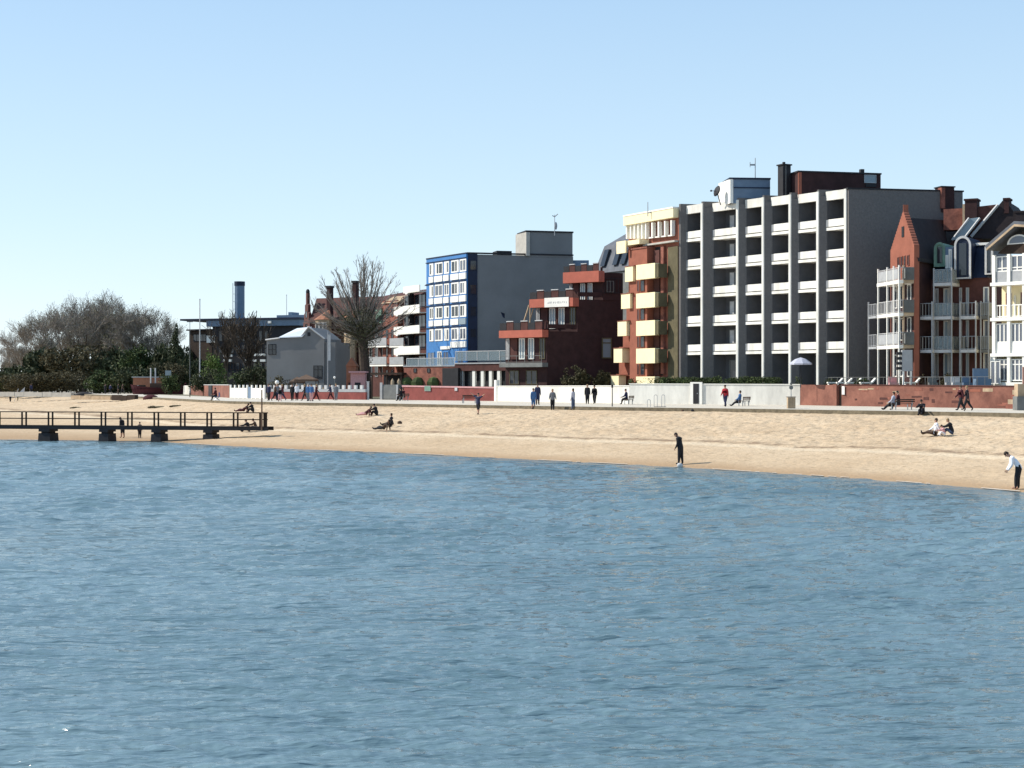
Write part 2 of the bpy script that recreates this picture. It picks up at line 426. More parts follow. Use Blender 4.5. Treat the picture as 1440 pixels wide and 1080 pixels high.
SS = list(range(-1500, -100, 100))+list(range(-100, 1600, 20))+list(range(1600, 2901, 100))
def strip(name, a, b, m, za, zb):
    mb = MB()
    pts = []
    for s in SS: p = a(s); q = b(s); pts += [(p.x, p.y, za), (q.x, q.y, zb)]
    mb.add(pts, [(2*i, 2*i+2, 2*i+3, 2*i+1) for i in range(len(SS)-1)])
    o = mb.build(name, m); return struct(o)
dm('soil', (.16, .15, .10), .95, .3, .2)
strip('ground', lambda s: P(s, DP(s)+.2), lambda s: P(s, 6000), 'soil', ZP-.03, ZP-.03)
strip('promenade', lambda s: P(s, DP(s)), lambda s: P(s, DP(s)+min(70, .24*DP(s))), 'pave', ZP, ZP)
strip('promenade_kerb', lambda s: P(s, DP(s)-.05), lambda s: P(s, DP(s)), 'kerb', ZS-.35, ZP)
def foam():
    rs = random.Random(5); mb = MB()
    for s0 in range(-60, 1500, 6):
        k = mnoise.noise(Vector((s0*.016, 3, 0)))+.35*mnoise.noise(Vector((s0*.11, 9, 0)))
        if k < .02: continue
        wd = .03+.25*min(.6, k)
        a, b2 = s0, s0+6.0
        def q(s, o): p = P(s, DW(s)+o); return (p.x, p.y, .035+.02*max(0, o))
        mb.add([q(a, -.1-wd*.5), q(b2, -.1-wd*.5), q(b2, .05+wd*.4), q(a, .05+wd*.4)], [(0, 1, 2, 3)])
    dm('foamwhite', (.72, .66, .58), .8, .3, 3); struct(mb.build('foam', 'foamwhite'), 'stuff')['label'] = 'thin pale foam along the water edge'
foam()
# ------------------------------------------------------------------ terrace behind the sea wall
mb = MB()
TW = [(566, 180), (700, 172), (760, 158), (880, 149.5), (1000, 145), (1125, 139.5), (1210, 132), (1440, 119.5), (1700, 108)]
TW = [(566, 178.9), (696, 169.3), (885, 148.7), (1125, 138.9), (1178, 134.5), (1430, 119.4), (1700, 108)]
pts = [P(x, D+.7) for x, D in TW]
mb.vprism(pts+[P(1500, 400), P(560, 400)], ZP-.2, 4.25)
struct(mb.build('terrace', 'soil'))

# ================================================================== tall balcony block
def balcony_block():
    E = [(954, 154.6), (988, 152.4), (1038, 149.5), (1074, 147.4), (1112, 145.3), (1151, 143.1), (1190, 141)]
    DK = [12, 15, 11, 11.5, 11, 11.5]
    e1 = (P(1352, 143.2)-P(1190, 141)).normalized(); RZ = 22.05
    R = thing('apartment_block', 'tall grey apartment block with five rows of white balconies stepped in sawtooth bays', 'building', (P(1190, 141).x, P(1190, 141).y, 4.25))
    C = [P(x, D) for x, D in E]
    B0 = (C[-1]-C[-2]).normalized()
    # core: follows the back of the loggias
    rec = 2.0
    core = [C[0]+e1*.2, C[0]+e1*rec]+[c+e1*rec for c in C[1:-1]]+[C[-1]+e1*rec, C[-1]+e1*.02, P(1352, 143.2), C[0]+e1*11.5]
    core = [C[0]+e1*rec]+[c+e1*rec for c in C[1:]]+[P(1352, 143.2)+Vector((0, .02)), C[0]+e1*11.5]
    mb = MB(); mb.vprism(core, 4.2, RZ-.1); mb.build('wall', 'loggia_shade', R)
    # fins
    for i, c in enumerate(C):
        if i == 0: bd = (C[1]-C[0]).normalized()
        else: bd = (c-C[i-1]).normalized()
        th = .22
        a = c-bd*th if i else c
        a2 = a+bd*th if i == 0 else c
        z1 = RZ+(.35 if i < 6 else .12)
        mb = MB(); mb.vprism([a+e1*.06, a2+e1*.06, a2+e1*(rec-.01), a+e1*(rec-.01)], 4.2, z1-.05)
        f = mb.build('fin_wall', 'greybrick', R)
        if i:
            mb = MB(); mb.vprism([a-e1*.03, a2-e1*.03, a2+e1*.057, a+e1*.057], 4.3, RZ+.12)
            mb.build('fin_edge', 'balcony_white', f)
    # gable slab (right), its face towards the viewer
    mb = MB(); g0 = C[-1]+e1*rec; g1 = P(1352, 143.2); n = Vector((e1.y, -e1.x))
    mb.vprism([g0+n*.25-e1*(rec-.12), g1+n*.25, g1-n*.01, g0-n*.01-e1*(rec-.12)], 4.2, RZ+.06)
    mb.build('gable_wall', 'greybrick', R)
    mb = MB(); mb.vprism([C[-1]+n*.3, g1+n*.3+e1*.1, g1-n*.2, C[-1]-n*.2], RZ+.062, RZ+.2); mb.build('coping', 'dark', R)
    tops = [19.57, 16.8, 14.03, 11.22, 8.42]
    for i in range(6):
        a = P(E[i][0]+DK[i], E[i][1]-.1); b = C[i+1]
        fr = Fr(a, b-(b-a).normalized()*.23); L = fr.L
        def B(mb, u0, u1, d0, d1, z0, z1): fr.box(mb, u0, u1, d0, d1, z0, z1)
        # dark brick reveal from the previous fin to the loggia
        p0 = C[i]; n1 = Vector((e1.y, -e1.x))
        mb = MB(); mb.vprism([p0+e1*.1, a+Vector((0, .02)), a+e1*(rec-.2), p0+e1*(rec-.05)], 4.2, RZ-.3)
        mb.build('pier', 'greybrick', R)
        mb = MB(); mb.vprism([a+e1*.08+n1*.05, a+e1*(rec-.02)+n1*.05, a+e1*(rec-.02)-n1*.02, a+e1*.08-n1*.02], 4.2, RZ-.32); mb.build('loggia_shade_side', 'loggia_shade', R)  # thin dark panel, the loggia's shade set in its colour
        # roof band
        mb = MB(); B(mb, -.1, L, -.3, .02, RZ-.72, RZ+.10); mb.build('roof_band', 'render_white', R)
        mb = MB(); B(mb, -.05, L, -rec, -.31, RZ-.3, RZ-.02); mb.build('ceiling', 'concrete', R)
        for zt in tops:
            mb = MB(); B(mb, -.12, L, -rec, .03, zt-1.0, zt-.74)
            s = mb.build('balcony', 'balcony_white', R)
            mb = MB(); B(mb, .30, L, -.12, .06, zt-.66, zt); mb.build('parapet', 'balcony_white', s)
            mb = MB(); B(mb, -.05, .298, -.1, .04, zt-.68, zt-.02)
            for k in range(3): B(mb, -.04+k*.11, .0+k*.11, .041, .06, zt-.64, zt-.04)
            mb.build('end_grille', 'lightgrey', s)
        # loggia back: glazed door and window on each floor
        for j, zt in enumerate([22.0]+tops+[5.6]):
            zf = zt-.74 if j else 19.57-.74+0.0
            if j == 0: continue
            z0 = zt-.73; z1 = z0+2.15
            if j == 6: z0, z1 = 4.35, 6.9
            bfr = Fr(C[i]+e1*(rec-.0), C[i+1]+e1*rec)
            window(bfr, bfr.L-1.55, bfr.L-.5, z0, z1, R, fm='curtain', gm='glass', mull=1, d=.01, name='glazed_door')
            window(bfr, .9, bfr.L-1.7, z0+.8, z1, R, fm='midgrey', gm='glass', mull=1, d=.01)
            if random.Random(i*9+j).random() < .6:
                mb = MB(); bfr.box(mb, .95, 1.45, .045, .06, z0+.85, z1-.05); mb.build('curtain', 'curtain', R)
    # awning tinted dark screens behind some rails
    # roof: white lift house
    def rb(name, x0, D0, x1, D1, dep, y1, m, z0=RZ-.2, y1at=None):
        fr = Fr(P(x0, D0), P(x1, D1)); z1 = Z(y1, D0)
        mb = MB(); fr.box(mb, 0, fr.L, -dep, 0, z0, z1); return fr, z1, mb.build(name, m, R)
    fr, z1, o = rb('lift_house', 1027, 149.6, 1083, 149.9, 4, 252, 'bluegrey')
    sf = Fr(P(1010.5, 152.8), P(1026.9, 149.5)); mb = MB(); sf.box(mb, 0, sf.L, -.3, 0, RZ-.2, z1+.0); mb.build('side_panel', 'white', o)
    mb = MB(); fr.box(mb, -.1, fr.L+.05, -4.1, .08, z1+.002, z1+.16); fr.box(mb, 0, fr.L, .001, .06, z1-.85, z1-.75); mb.build('roof_trim', 'navy', o)
    fr, z1, o = rb('chimney', 1101, 146.2, 1112, 146.6, .8, 232, 'dark')
    mb = MB(); fr.box(mb, -.1, fr.L+.1, -.9, .1, z1+.002, z1+.12); fr.box(mb, .3, .5, -.5, -.3, z1+.122, z1+.35); mb.build('chimney_cap', 'dark', o)
    mb = MB(); fr.box(mb, .28, .34, .002, .06, RZ, z1); mb.build('flue_seam', 'midgrey', o)
    fr, z1, o = rb('roof_house', 1123, 145.2, 1238.5, 147, 4.5, 242, 'darkbrick')
    sf = Fr(P(1114.5, 147.3), P(1122.9, 145.15)); mb = MB(); sf.box(mb, 0, sf.L, -.3, 0, RZ-.2, z1-.02); mb.build('lit_side_wall', 'redbrick', o)  # left face in brighter brick, sunlight put into the colour
    mb = MB(); fr.box(mb, -.1, fr.L+.06, -4.6, .08, z1+.002, z1+.14); mb.build('coping', 'dark', o)
    u0, u1, za, zb = fr.R(1215, 246, 1232, 257.5); window(fr, u0, u1, za, zb, o, fm='steel', gm='glasspale', mull=0)
    u0, u1, za, zb = fr.R(1217, 258.5, 1232, 263); mb = MB(); fr.box(mb, u0, u1, .003, .08, za, zb); mb.build('louvre', 'dark', o)
    u0 = fr.U(1212); mb = MB(); fr.box(mb, u0, u0+.35, -.6, -.2, z1+.145, z1+.5); mb.build('vent', 'dark', o)
    fr, z1, o = rb('brick_chimney', 1324, 142.4, 1342, 142.7, 1.2, 263, 'darkbrick', z0=RZ-1.8)
    sf = Fr(P(1319, 142.8), P(1324, 142.3)); mb = MB(); sf.box(mb, 0, sf.L, -.4, 0, RZ-1.5, z1-.05); mb.build('chimney_side', 'brick', o)  # left face of the chimney in lighter brick
    mb = MB(); fr.box(mb, -.08, fr.L+.08, -1.28, .08, z1+.002, z1+.1); mb.build('chimney_cap', 'dark', o)
    mb = MB(); p = P(1272, 144); mb.box(p.x-.25, p.x+.25, p.y, p.y+.4, RZ+.0, RZ+.45); mb.build('vent', 'dark', R)
    # roof vents on the white bands
    # satellite dish
    d = thing('satellite_dish', 'round dark satellite dish on the roof edge beside the white lift house', 'satellite dish', (P(1009, 151).x, 151, RZ+.1))
    p = ORG[d.name]; c = p+Vector((-.1, -.3, 1.0))
    mb = MB(); mb.tube(p-Vector((-.3, 0, .3)), c, .05); mb.build('mast', 'dark', d)
    q = Vector((-.8, -.35, .25)).to_track_quat('Z', 'Y'); mb = MB(); mb.ball(c, .55, .55, .12, n=14, q=q); mb.build('dish', 'dark', d, smooth=True)
    mb = MB(); mb.tube(c, c+Vector((-.55, -.2, 0)), .03); mb.ball(c+Vector((-.58, -.2, 0)), .1); mb.build('receiver', 'dark', d)
    # antennas
    for (x, y0, y1, D, lab, arm) in ((1062, 222, 254, 151.5, 'tall thin antenna mast on the lift house of the balcony block', 1), (780, 302, 328, 196.5, 'small antenna with curved aerial on top of the grey tower', 2),
                                (911, 284, 300, 158, 'short thin antenna above the cream roof band', 0)):
        a = thing('antenna', lab, 'antenna', (P(x, D).x, D, Z(y1, D)-.3)); p = ORG[a.name]; zt = Z(y0, D)
        mb = MB(); mb.tube(p, (p.x, p.y, zt), .05, .035); mb.build('mast', 'lightgrey', a)
        mb = MB()
        if arm == 1: mb.box(p.x-.5, p.x, p.y-.04, p.y+.04, zt-.75, zt-.6); mb.tube((p.x-.5, p.y, zt-.9), (p.x-.5, p.y, zt-.4), .03)
        elif arm == 2:
            mb.tube((p.x-.3, p.y, zt-.1), (p.x, p.y, zt-.25), .06); mb.tube((p.x, p.y, zt-.25), (p.x+.4, p.y, zt+.1), .06); mb.ball((p.x+.15, p.y, zt-1.4), .18, .1, .5)
        else: mb.tube((p.x, p.y, p.z+.35), (p.x+.9, p.y, p.z+.4), .05)
        mb.build('aerial', 'lightgrey', a)
balcony_block()

# ================================================================== cream and red brick house
def cream_block():
    f = Fr(P(884, 163), P(955, 154.7)); e1 = (P(1352, 143.2)-P(1190, 141)).normalized()
    R = thing('brick_hotel', 'red brick building with cream balcony boxes and cream roof band left of the balcony block', 'building', (f.A.x, f.A.y, 4.25))
    um = f.L/2
    def bx(name, m, x0, y0, x1, y1, d0, d1, par=None, ex=None, zz=None):
        u0, u1, z0, z1 = f.R(x0, y0, x1, y1)
        if zz: z0, z1 = zz
        mb = MB(); f.box(mb, u0, u1, d0, d1, z0, z1); return mb.build(name, m, par or R)
    zr = f.Z(300, f.U(920)); zc = f.Z(344, f.U(920))
    uL, uR = 0, f.L-.05
    # main wall
    zoneB = [f.pt(0, 0, 0), f.pt(uR, 0, 0)]
    mb = MB(); a = f.A; b = f.A+f.u*uR
    mb.vprism([a, b, b+e1*10.5, a+e1*10.5], 4.2, zr-.4); W = mb.build('wall', 'redbrick', R)
    # right half in olive-brown render
    bx('render_strip', 'olive', 940.5, 347, 954.4, 532, .003, .12)
    bx('drainpipe', 'brick', 932.5, 347, 936.5, 526, .003, .3)
    bx('stair_recess', 'dark', 921.5, 347, 932, 528, .002, .02)
    for y in (352, 391, 430, 470, 509): bx('sill_block', 'brownbrick', 922, y, 930, y+19, .021, .25)
    # top floor
    bx('roof_band', 'cream', 884, 299.5, 954.3, 312, -.5, .65)
    mb = MB(); u0, u1, z0, z1 = f.R(884, 297.4, 954.3, 299.4); f.box(mb, u0, u1, -.6, .7, z0, z1); mb.build('roof_edge', 'white', R)
    for i, (xa, xb) in enumerate(((887, 890.5), (892, 896), (897.5, 901.5), (903, 907), (908.5, 913))):
        u0, u1, z0, z1 = f.R(xa, 316, xb, 335); window(f, u0, u1, z0, z1, R, mull=0, t=.12, d=.01, gm='glasspale')
    for i in range(6):
        x = 886+i*5.4; bx('column', 'white', x-.6, 313, x+.8, 336, .02, .45)
    for i in range(4):
        x = 917+i*9.0
        u0, u1, z0, z1 = f.R(x, 315-i*.8, x+5, 333-i*.8); window(f, u0, u1, z0, z1, R, mull=0, t=.09, gm='glass', d=.01, fm='white')
        bx('dormer_fin', 'white', x+4.6, 313-i*1.0, x+6.4, 333-i*1.0, .08, .5)
        bx('sill', 'white', x-.8, 333.5-i*1.0, x+6, 335.2-i*1.0, .08, .35)
    bx('ledge', 'concrete', 910, 341, 954.3, 343.4, .02, .5)
    bx('balcony_box', 'cream', 884, 339, 913, 345.5, .02, 1.2); bx('balcony_box', 'cream', 883, 340, 896, 357, 1.21, 1.4)
    # projecting bay with cream boxes
    u0, u1, _, _ = f.R(896, 400, 920.5, 410); zb1 = f.Z(349, u1)
    mb = MB(); f.box(mb, u0, u1, .004, .9, 4.2, zb1); bay = mb.build('bay', 'redbrick', R)
    mb = MB(); f.box(mb, u0-.05, u1+.05, -.0+.005, .98, zb1+.002, zb1+.15); mb.build('bay_coping', 'brick', bay)
    for k, y in enumerate((371.5, 412, 451, 490, 529.5)):
        uu0, uu1 = f.U(894.5, 1.45), f.U(920.8, 1.45); um = (uu0+uu1)/2; z1 = f.Z(y, um, 1); z0 = z1-1.5
        mb = MB(); f.box(mb, uu0, uu1, .905, 1.45, z0, z1); o = mb.build('balcony', 'cream', R)
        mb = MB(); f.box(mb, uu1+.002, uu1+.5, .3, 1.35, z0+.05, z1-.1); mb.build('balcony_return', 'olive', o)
        uw = f.U(901, .9); window(f, uw, uw+.75, z0-1.18, z0-.02, bay, mull=0, fm='brownbrick', d=.9)
        uw = f.U(896.5, .9); window(f, uw, uw+.35, z0-1.18, z0-.02, bay, mull=0, fm='redbrick', gm='glass', d=.9, t=.05)
    # stepped wing on the left
    lv = [(879, 890.5, 375, 396), (873.5, 886.5, 413.5, 434), (868.5, 881.5, 452, 472.5), (863, 875.5, 490, 510), (859, 870.5, 528, 543)]
    zprev = zc
    for k, (x0, x1, y0, y1) in enumerate(lv):
        uu0 = f.U(x0+7.5); z1 = f.Z(y0-2, uu0, 0); z0 = f.Z(lv[k+1][2]-2, uu0) if k < 4 else 4.2
        mb = MB(); a = f.A+f.u*uu0; b = f.A-f.u*.003-f.u*.002*k
        mb.vprism([a, b, b+e1*(9-k*.5), a+e1*(9-k*.5)], z0+.003, z1); mb.build('stepped_wall', 'redbrick', R)
        p0, p1 = f.U(x0, 1.2), f.U(x1-.5, 1.2); um = (p0+p1)/2
        mb = MB(); f.box(mb, p0, p1, .3, 1.2, f.Z(y1, um, 1), f.Z(y0, um, 1)); o = mb.build('balcony', 'cream', R)
        mb = MB(); f.box(mb, p0-.05, p1+.3, .1, 1.25, f.Z(y0, um, 1)+.002, f.Z(y0, um, 1)+.07); mb.build('balcony_rail', 'brick', o)
cream_block()

# ================================================================== dark terraced house with orange bands
def terraced():
    KK = 1.13; a = Vector((3.9, -3.2))*KK; Rr = P(876, 149.8*KK)
    R = thing('terraced_hotel', 'dark red-brown terraced building with three orange balcony bands and a white sign', 'building', (P(770, 147*KK).x, 147*KK, 4.25))
    tiers = [(769, 147.2, 463.5, 474, 450.5, 4.2), (812, 148.2, 418.5, 430.5, 406, 10.2), (848, 149.0, 380.5, 396, 369.5, 12.9)]
    tops = []
    for k, (x, D, yb0, yb1, yr, z0) in enumerate(tiers):
        b = P(x, D*KK); aa = b-a if k < 2 else b-a*.8
        f = Fr(aa, b); L = f.L
        zb1, zb0 = f.Z(yb0, L, 1), f.Z(yb1, L, 1); zr = f.Z(yr, L, 1)
        zt = zb1-.15
        zlo = 4.2 if k == 0 else tops[-1]-.02
        L2 = Rr-a
        mb = MB(); mb.vprism([aa, b, Rr+Vector((0, .01*k)), L2], zlo, zt); mb.build('wall', 'darkbrick', R)
        tops.append(zt)
        # band + slab
        mb = MB(); f.box(mb, -.15, L+.12, -.1, .95, zb0, zb1); bd = mb.build('balcony_band', 'orange', R)
        # planted / slatted rail above: dark panels with pale caps
        n = 6; w_ = (L+.2)/n
        for i in range(n):
            lite = i % 2 == (1 if k else 1)
            mb = MB(); f.box(mb, -.1+i*w_, -.1+(i+1)*w_-.06, .8, .88, zb1+.003, zr-(.06 if lite else .18)); mb.build('rail_panel', 'brownbrick' if lite else 'dark', bd)
            if lite: mb = MB(); f.box(mb, -.1+i*w_, -.1+(i+1)*w_-.06, .76, .95, zr-.058, zr+.04); mb.build('rail_cap', 'curtain', bd)
        # windows under the band
        zw1 = zb0-.05; zw0 = zw1-2.0*KK
        for (ua, ub, fm) in ((.1, .5, 'curtain'), (1.7, 2.4, 'white'), (2.8, 3.5, 'white'), (4.15, 4.8, 'olive')):
            if ub < L+.05: window(f, ua*L/5, ub*L/5, zw0, zw1, R, fm=fm, gm='glasspale' if fm == 'white' else 'glass', mull=1, t=.09, d=.01)
        mb = MB(); f.box(mb, 2.6*L/5, 2.75*L/5, .01, .2, zw0, zw1); f.box(mb, .7*L/5, 1.5*L/5, .01, .12, zw0, zw1); mb.build('pier', 'brownbrick', R)
        if k == 0:
            mb = MB(); f.box(mb, -.1, L+.12, -.05, .95, zw0-.85, zw0-.4); o = mb.build('balcony', 'midgrey', R)
            railing(f, 0, L, .9, zw0-.4, zw0+.35, o, m='midgrey', posts=5)
            for (ua, ub) in ((.6, 1.9), (2.9, 4.4)): window(f, ua, ub, 4.5, 6.0, R, fm='olive', gm='glass', mull=1, d=.01)
        if k == 1:
            s = MB(); us0, us1 = f.U(766, .96), f.U(800, .96); s.v = []; f.box(s, us0, us1, .953, 1.02, zb0-.02, zb1+.08); sg = s.build('sign', 'white', R)
            rr = random.Random(2); s = MB()          # the lettering is not legible in the photo: faint strokes only
            uu = us0+.45; zc = (zb0+zb1)/2
            while uu < us1-.3:
                s_ = rr.uniform(.04, .1); f.box(s, uu, uu+s_, 1.021, 1.026, zc-rr.uniform(.04, .12), zc+rr.uniform(.04, .16)); uu += s_+rr.uniform(.05, .18)
            s.build('faded_lettering', 'lightgrey', sg)
            # diagonal stair on the left end
            s = MB(); p0 = f.pt(-.2, .9, zb0+.3); p1 = f.pt(-1.0, 1.2, 10.6)
            s.tube(p0, p1, .09, n=4); s.tube(p0+Vector((.5, 0, -.2)), p1+Vector((.7, 0, .1)), .07, n=4); s.tube(f.pt(.0, 1, zb0), f.pt(0, 1, 10), .06, n=4); s.build('outside_stair', 'sandstone', R)
    # side wall details
    f = Fr(P(770, 147.05*KK), P(876, 149.75*KK))
    u0, u1, z0, z1 = f.R(846, 475, 860, 504); window(f, u0, u1, z0, z1, R, fm='olive', gm='glasspale', mull=0, bar=.75, t=.12, d=.03)
    for (xa, xb, y) in ((812.5, 847, 417), (770, 811, 462)):
        u0, u1, z0, z1 = f.R(xa, y-6, xb, y); mb = MB(); f.box(mb, u0, u1, -.1, .05, z0, z1); mb.build('parapet', 'darkbrick', R)
    u0, u1, z0, z1 = f.R(850, 392, 874, 413); railing(f, u0, u1, .1, z0, z1, R, m='dark', posts=5)
    window(f, *f.R(853, 395, 863, 411), R, fm='midgrey', gm='glass', mull=1, d=.01)
    # roof of top tier
    z = tops[-1]
    for xx in (806, 815, 824, 838, 846):
        p = P(xx, 150.5*KK); mb = MB(); mb.box(p.x-.12, p.x+.12, p.y, p.y+.25, z, z+.7); mb.build('roof_post', 'brownbrick', R)
terraced()

def mansard_house():
    f = Fr(P(838, 190), P(895, 182.5))
    R = thing('mansard_house', 'grey slate mansard house with dark slanted windows behind the terraced building', 'building', (f.A.x, f.A.y, 4.25))
    zt = f.Z(338, 0); zm = f.Z(350, 0); z0 = f.Z(385, 0)
    mb = MB(); f.box(mb, 0, f.L, -8, 0, 4.2, z0); mb.build('wall', 'midgrey', R)
    mb = MB()
    lo = [f.pt(-.2, .2, z0), f.pt(f.L, .2, z0), f.pt(f.L, -8, z0), f.pt(-.2, -8, z0)]
    mi_ = [f.pt(.5, -.9, zm+.3), f.pt(f.L, -.9, zm+.3), f.pt(f.L, -7, zm+.3), f.pt(.5, -7, zm+.3)]
    up = [f.pt(2.2, -3, zt+.8), f.pt(f.L, -3, zt+.8), f.pt(f.L, -5, zt+.8), f.pt(2.2, -5, zt+.8)]
    mb.hexa(lo+mi_); mb.hexa(mi_+up); mb.build('roof', 'slate', R)
    for x in (846, 863, 874):
        u = f.U(x); w2 = .5
        mb = MB(); mb.hexa([f.pt(u-.05, .22, z0+.8), f.pt(u+.85, .22, z0+.8), f.pt(u+.85, -.5, z0+.8), f.pt(u-.05, -.5, z0+.8),
                            f.pt(u+.15, -.35, zm-.2), f.pt(u+1.05, -.35, zm-.2), f.pt(u+1.05, -.9, zm-.2), f.pt(u+.15, -.9, zm-.2)])
        mb.build('roof_window', 'glass', R)
mansard_house()

# ================================================================== blue fronted tower block
def blue_block():
    f = Fr(P(602, 204.5), P(658, 195)); R = thing('blue_apartment_block', 'apartment block with bright blue window front and big blank grey gable wall', 'building', (f.B.x, f.B.y, 4.25))
    g = Fr(P(658, 195), P(805, 198.5)); zt = f.Z(357, f.L)
    e = g.u
    mb = MB(); b1 = f.B+e*.4; a1 = f.A+e*.4
    mb.vprism([f.B+e*.01, P(806, 198.5), P(806, 198.5)+(f.A-f.B)*1.2, f.A+e*.01], 4.2, zt-.05); mb.build('wall', 'greywall', R)
    mb = MB(); f.box(mb, 0, f.L, -.2, .25, 4.2, zt+.02); mb.build('blue_front', 'blue', R)
    # dark strip with shaded windows
    mb = MB(); g.box(mb, 0, g.U(671), .0, .12, 4.2, zt+.02); s = mb.build('corner_strip', 'navy', R)
    for y0, y1 in ((366, 380), (400, 414), (431, 445), (462, 475)):
        window(g, *g.R(660.5, y0, 670, y1), s, fm='navy', gm='glass', mull=0, d=.121)
    mb = MB(); g.box(mb, -.1, g.L+.1, -.3, .16, zt+.03, zt+.2); mb.build('coping', 'dark', R)
    mb = MB(); f.box(mb, -.05, f.L, -.3, .3, zt+.022, zt+.18); mb.build('blue_coping', 'navy', R)
    # tower
    zt2 = g.Z(327, g.U(770)); u0 = g.U(740); u1 = g.U(805)
    mb = MB(); g.box(mb, u0, u1, -4, .06, zt-.2, zt2); t = mb.build('stair_tower', 'greywall', R)
    sf = Fr(P(725, 200), P(740, 196.6)); mb = MB(); sf.box(mb, 0, sf.L, -.5, 0, zt-.1, zt2-.05); mb.build('lit_tower_side', 'concrete', t)  # sunlit tower face, its brightness painted with a paler material
    mb = MB(); g.box(mb, u0-.1, u1+.1, -4.1, .14, zt2+.002, zt2+.2); mb.build('coping', 'dark', t)
    mb = MB(); g.box(mb, g.U(701), g.U(722), -3, -.8, zt, zt+.55); mb.build('roof_hatch', 'dark', R)
    mb = MB(); p = P(806, 199); mb.box(p.x, p.x+2, p.y, p.y+6, 4.2, Z(366, 199)); mb.build('annex', 'bluegrey', R)
    # floors of windows
    zf = [f.Z(y, f.L/2) for y in (368, 399, 430.5, 462)]
    cols = [(.04, .115), (.20, .375), (.45, .545), (.64, .80), (.865, .985)]
    cols = [(605.5, 609), (613, 622), (626, 631), (636, 644.5), (648, 655)]
    rr = random.Random(4)
    for k, z1 in enumerate(zf):
        for (xa, xb) in cols:
            ua, ub = f.U(xa-1.0, .25), f.U(xb+1.0, .25)
            window(f, ua, ub, z1-1.55, z1, R, fm='white', gm='glass' if rr.random() < .6 else 'glassblue', mull=1 if ub-ua > 1 else 0, t=.16, d=.251, name='window')
            if rr.random() < .6:
                mb = MB(); c = ub-.5 if rr.random() < .5 else ua+.15; f.box(mb, c, c+.35, .29, .3, z1-1.4, z1-.16); mb.build('curtain', 'white', R)
            if k < 3 or xa > 630:
                mb = MB(); f.box(mb, ua-.02, ub+.02, .252, .42, z1-2.48, z1-1.72); mb.build('parapet_panel', 'white' if rr.random() < .97 else 'glasspale', R)
        mb = MB(); f.box(mb, -.05, f.L, .252, .36, z1+.1, z1+.2); mb.build('string_course', 'navy', R)
    z1 = f.Z(494, f.L/2)
    for (xa, xb) in ((604, 614), (618, 624), (626, 634), (646, 655)):
        window(f, f.U(xa), f.U(xb), z1-1.8, z1, R, fm='white' if xa == 618 else 'blue', gm='glassblue', mull=1, d=.26, t=.12)
    mb = MB(); f.box(mb, f.U(623), f.U(636), .26, .4, z1+.25, z1+.65); mb.build('small_sign', 'white', R)
    # painted whale emblem on the gable
    cx, cz = 0, 0
    pts = [(704, 438.8), (708.5, 444), (711, 441.5), (712.5, 439.8), (718, 440.6), (721, 440), (723.5, 438.6), (725.5, 442), (722, 444.6), (717, 446.5), (711, 448.5), (707, 446)]
    pl = [(g.U(x), g.Z(y, g.U(x))) for x, y in pts]
    c = (sum(a for a, _ in pl)/len(pl), sum(b for _, b in pl)/len(pl))
    mb = MB(); n = len(pl); mb.add([g.pt(u, .008, z) for u, z in pl]+[g.pt(c[0], .008, c[1])], [(i, (i+1) % n, n) for i in range(n)]); mb.build('whale_emblem', 'navy', R)
blue_block()

# ================================================================== low pavilion with glass roof terrace
def pavilion():
    f = Fr(P(568, 189), P(720, 178))
    R = thing('pavilion', 'low brick pavilion with glass roof terrace and white columns below the blue block', 'building', (f.A.x, f.A.y, 4.25))
    um = f.U(640); z1a = f.Z(515.5, f.L/4); z1b = f.Z(508, f.L*.75)
    mb = MB(); f.box(mb, 0, um, -8, 0, 4.2, z1a); mb.build('wall', 'brick', R)
    for x in (582, 601): window(f, *f.R(x, 518, x+4, 524), R, fm='dark', gm='glass', mull=0, d=.01, t=.04)
    mb = MB(); f.box(mb, um+.004, f.L, -8, -.6, 4.2, z1b-.5); mb.build('glazed_wall', 'dark', R)
    mb = MB(); f.box(mb, um+.004, f.L, -8, .1, z1b-1.1, z1b-.3); mb.build('fascia', 'brownbrick', R)
    mb = MB(); f.box(mb, -.1, um, -8, .08, z1a+.003, z1a+.12); f.box(mb, um+.1, f.L+.1, -8, .2, z1b-.298, z1b-.15); mb.build('roof_slab', 'lightgrey', R)
    for x in (646, 650, 664.5, 676.5, 688, 699.5, 713):
        pale = x > 660
        u = f.U(x); mb = MB(); f.box(mb, u, u+(.42 if pale else .14), -.25, .05, 4.2, z1b-1.102); mb.build('column', 'white' if pale else 'lightgrey', R)
    for x in (655, 670, 682, 694, 706):
        window(f, f.U(x), f.U(x)+.7, 4.3, z1b-1.2, R, fm='midgrey', gm='glass', mull=0, d=-.6)
    u0 = f.U(626); mb = MB(); f.box(mb, u0, um+.9, .1, .5, 4.2, z1a-.2); mb.build('dark_porch', 'dark', R)
    # glass parapet
    def gl(x0, x1, y0, y1, d):
        ua, ub, za, zb = f.R(x0, y0, x1, y1, d)
        mb = MB(); f.box(mb, ua, ub, d, d+.03, za, zb-.05); o = mb.build('glass_parapet', 'railglass', R)
        mb = MB(); f.box(mb, ua, ub, d-.02, d+.05, zb-.048, zb+.02)
        k = max(2, int((ub-ua)/1.6))
        for i in range(k+1): uu = ua+(ub-ua-.06)*i/k; f.box(mb, uu, uu+.06, d+.031, d+.06, za, zb-.05)
        mb.build('frame', 'curtain', o)
    gl(572, 640, 503.5, 514.5, -.3); gl(640.5, 719, 493.5, 507, -.2)
    for x in (575, 590, 612): mb = MB(); p = f.pt(f.U(x), .3, 0); mb.ball((p.x, p.y, 4.5), .9, .5, .9, n=7, k=5); mb.build('planter_shrub', 'hedge', R)
pavilion()

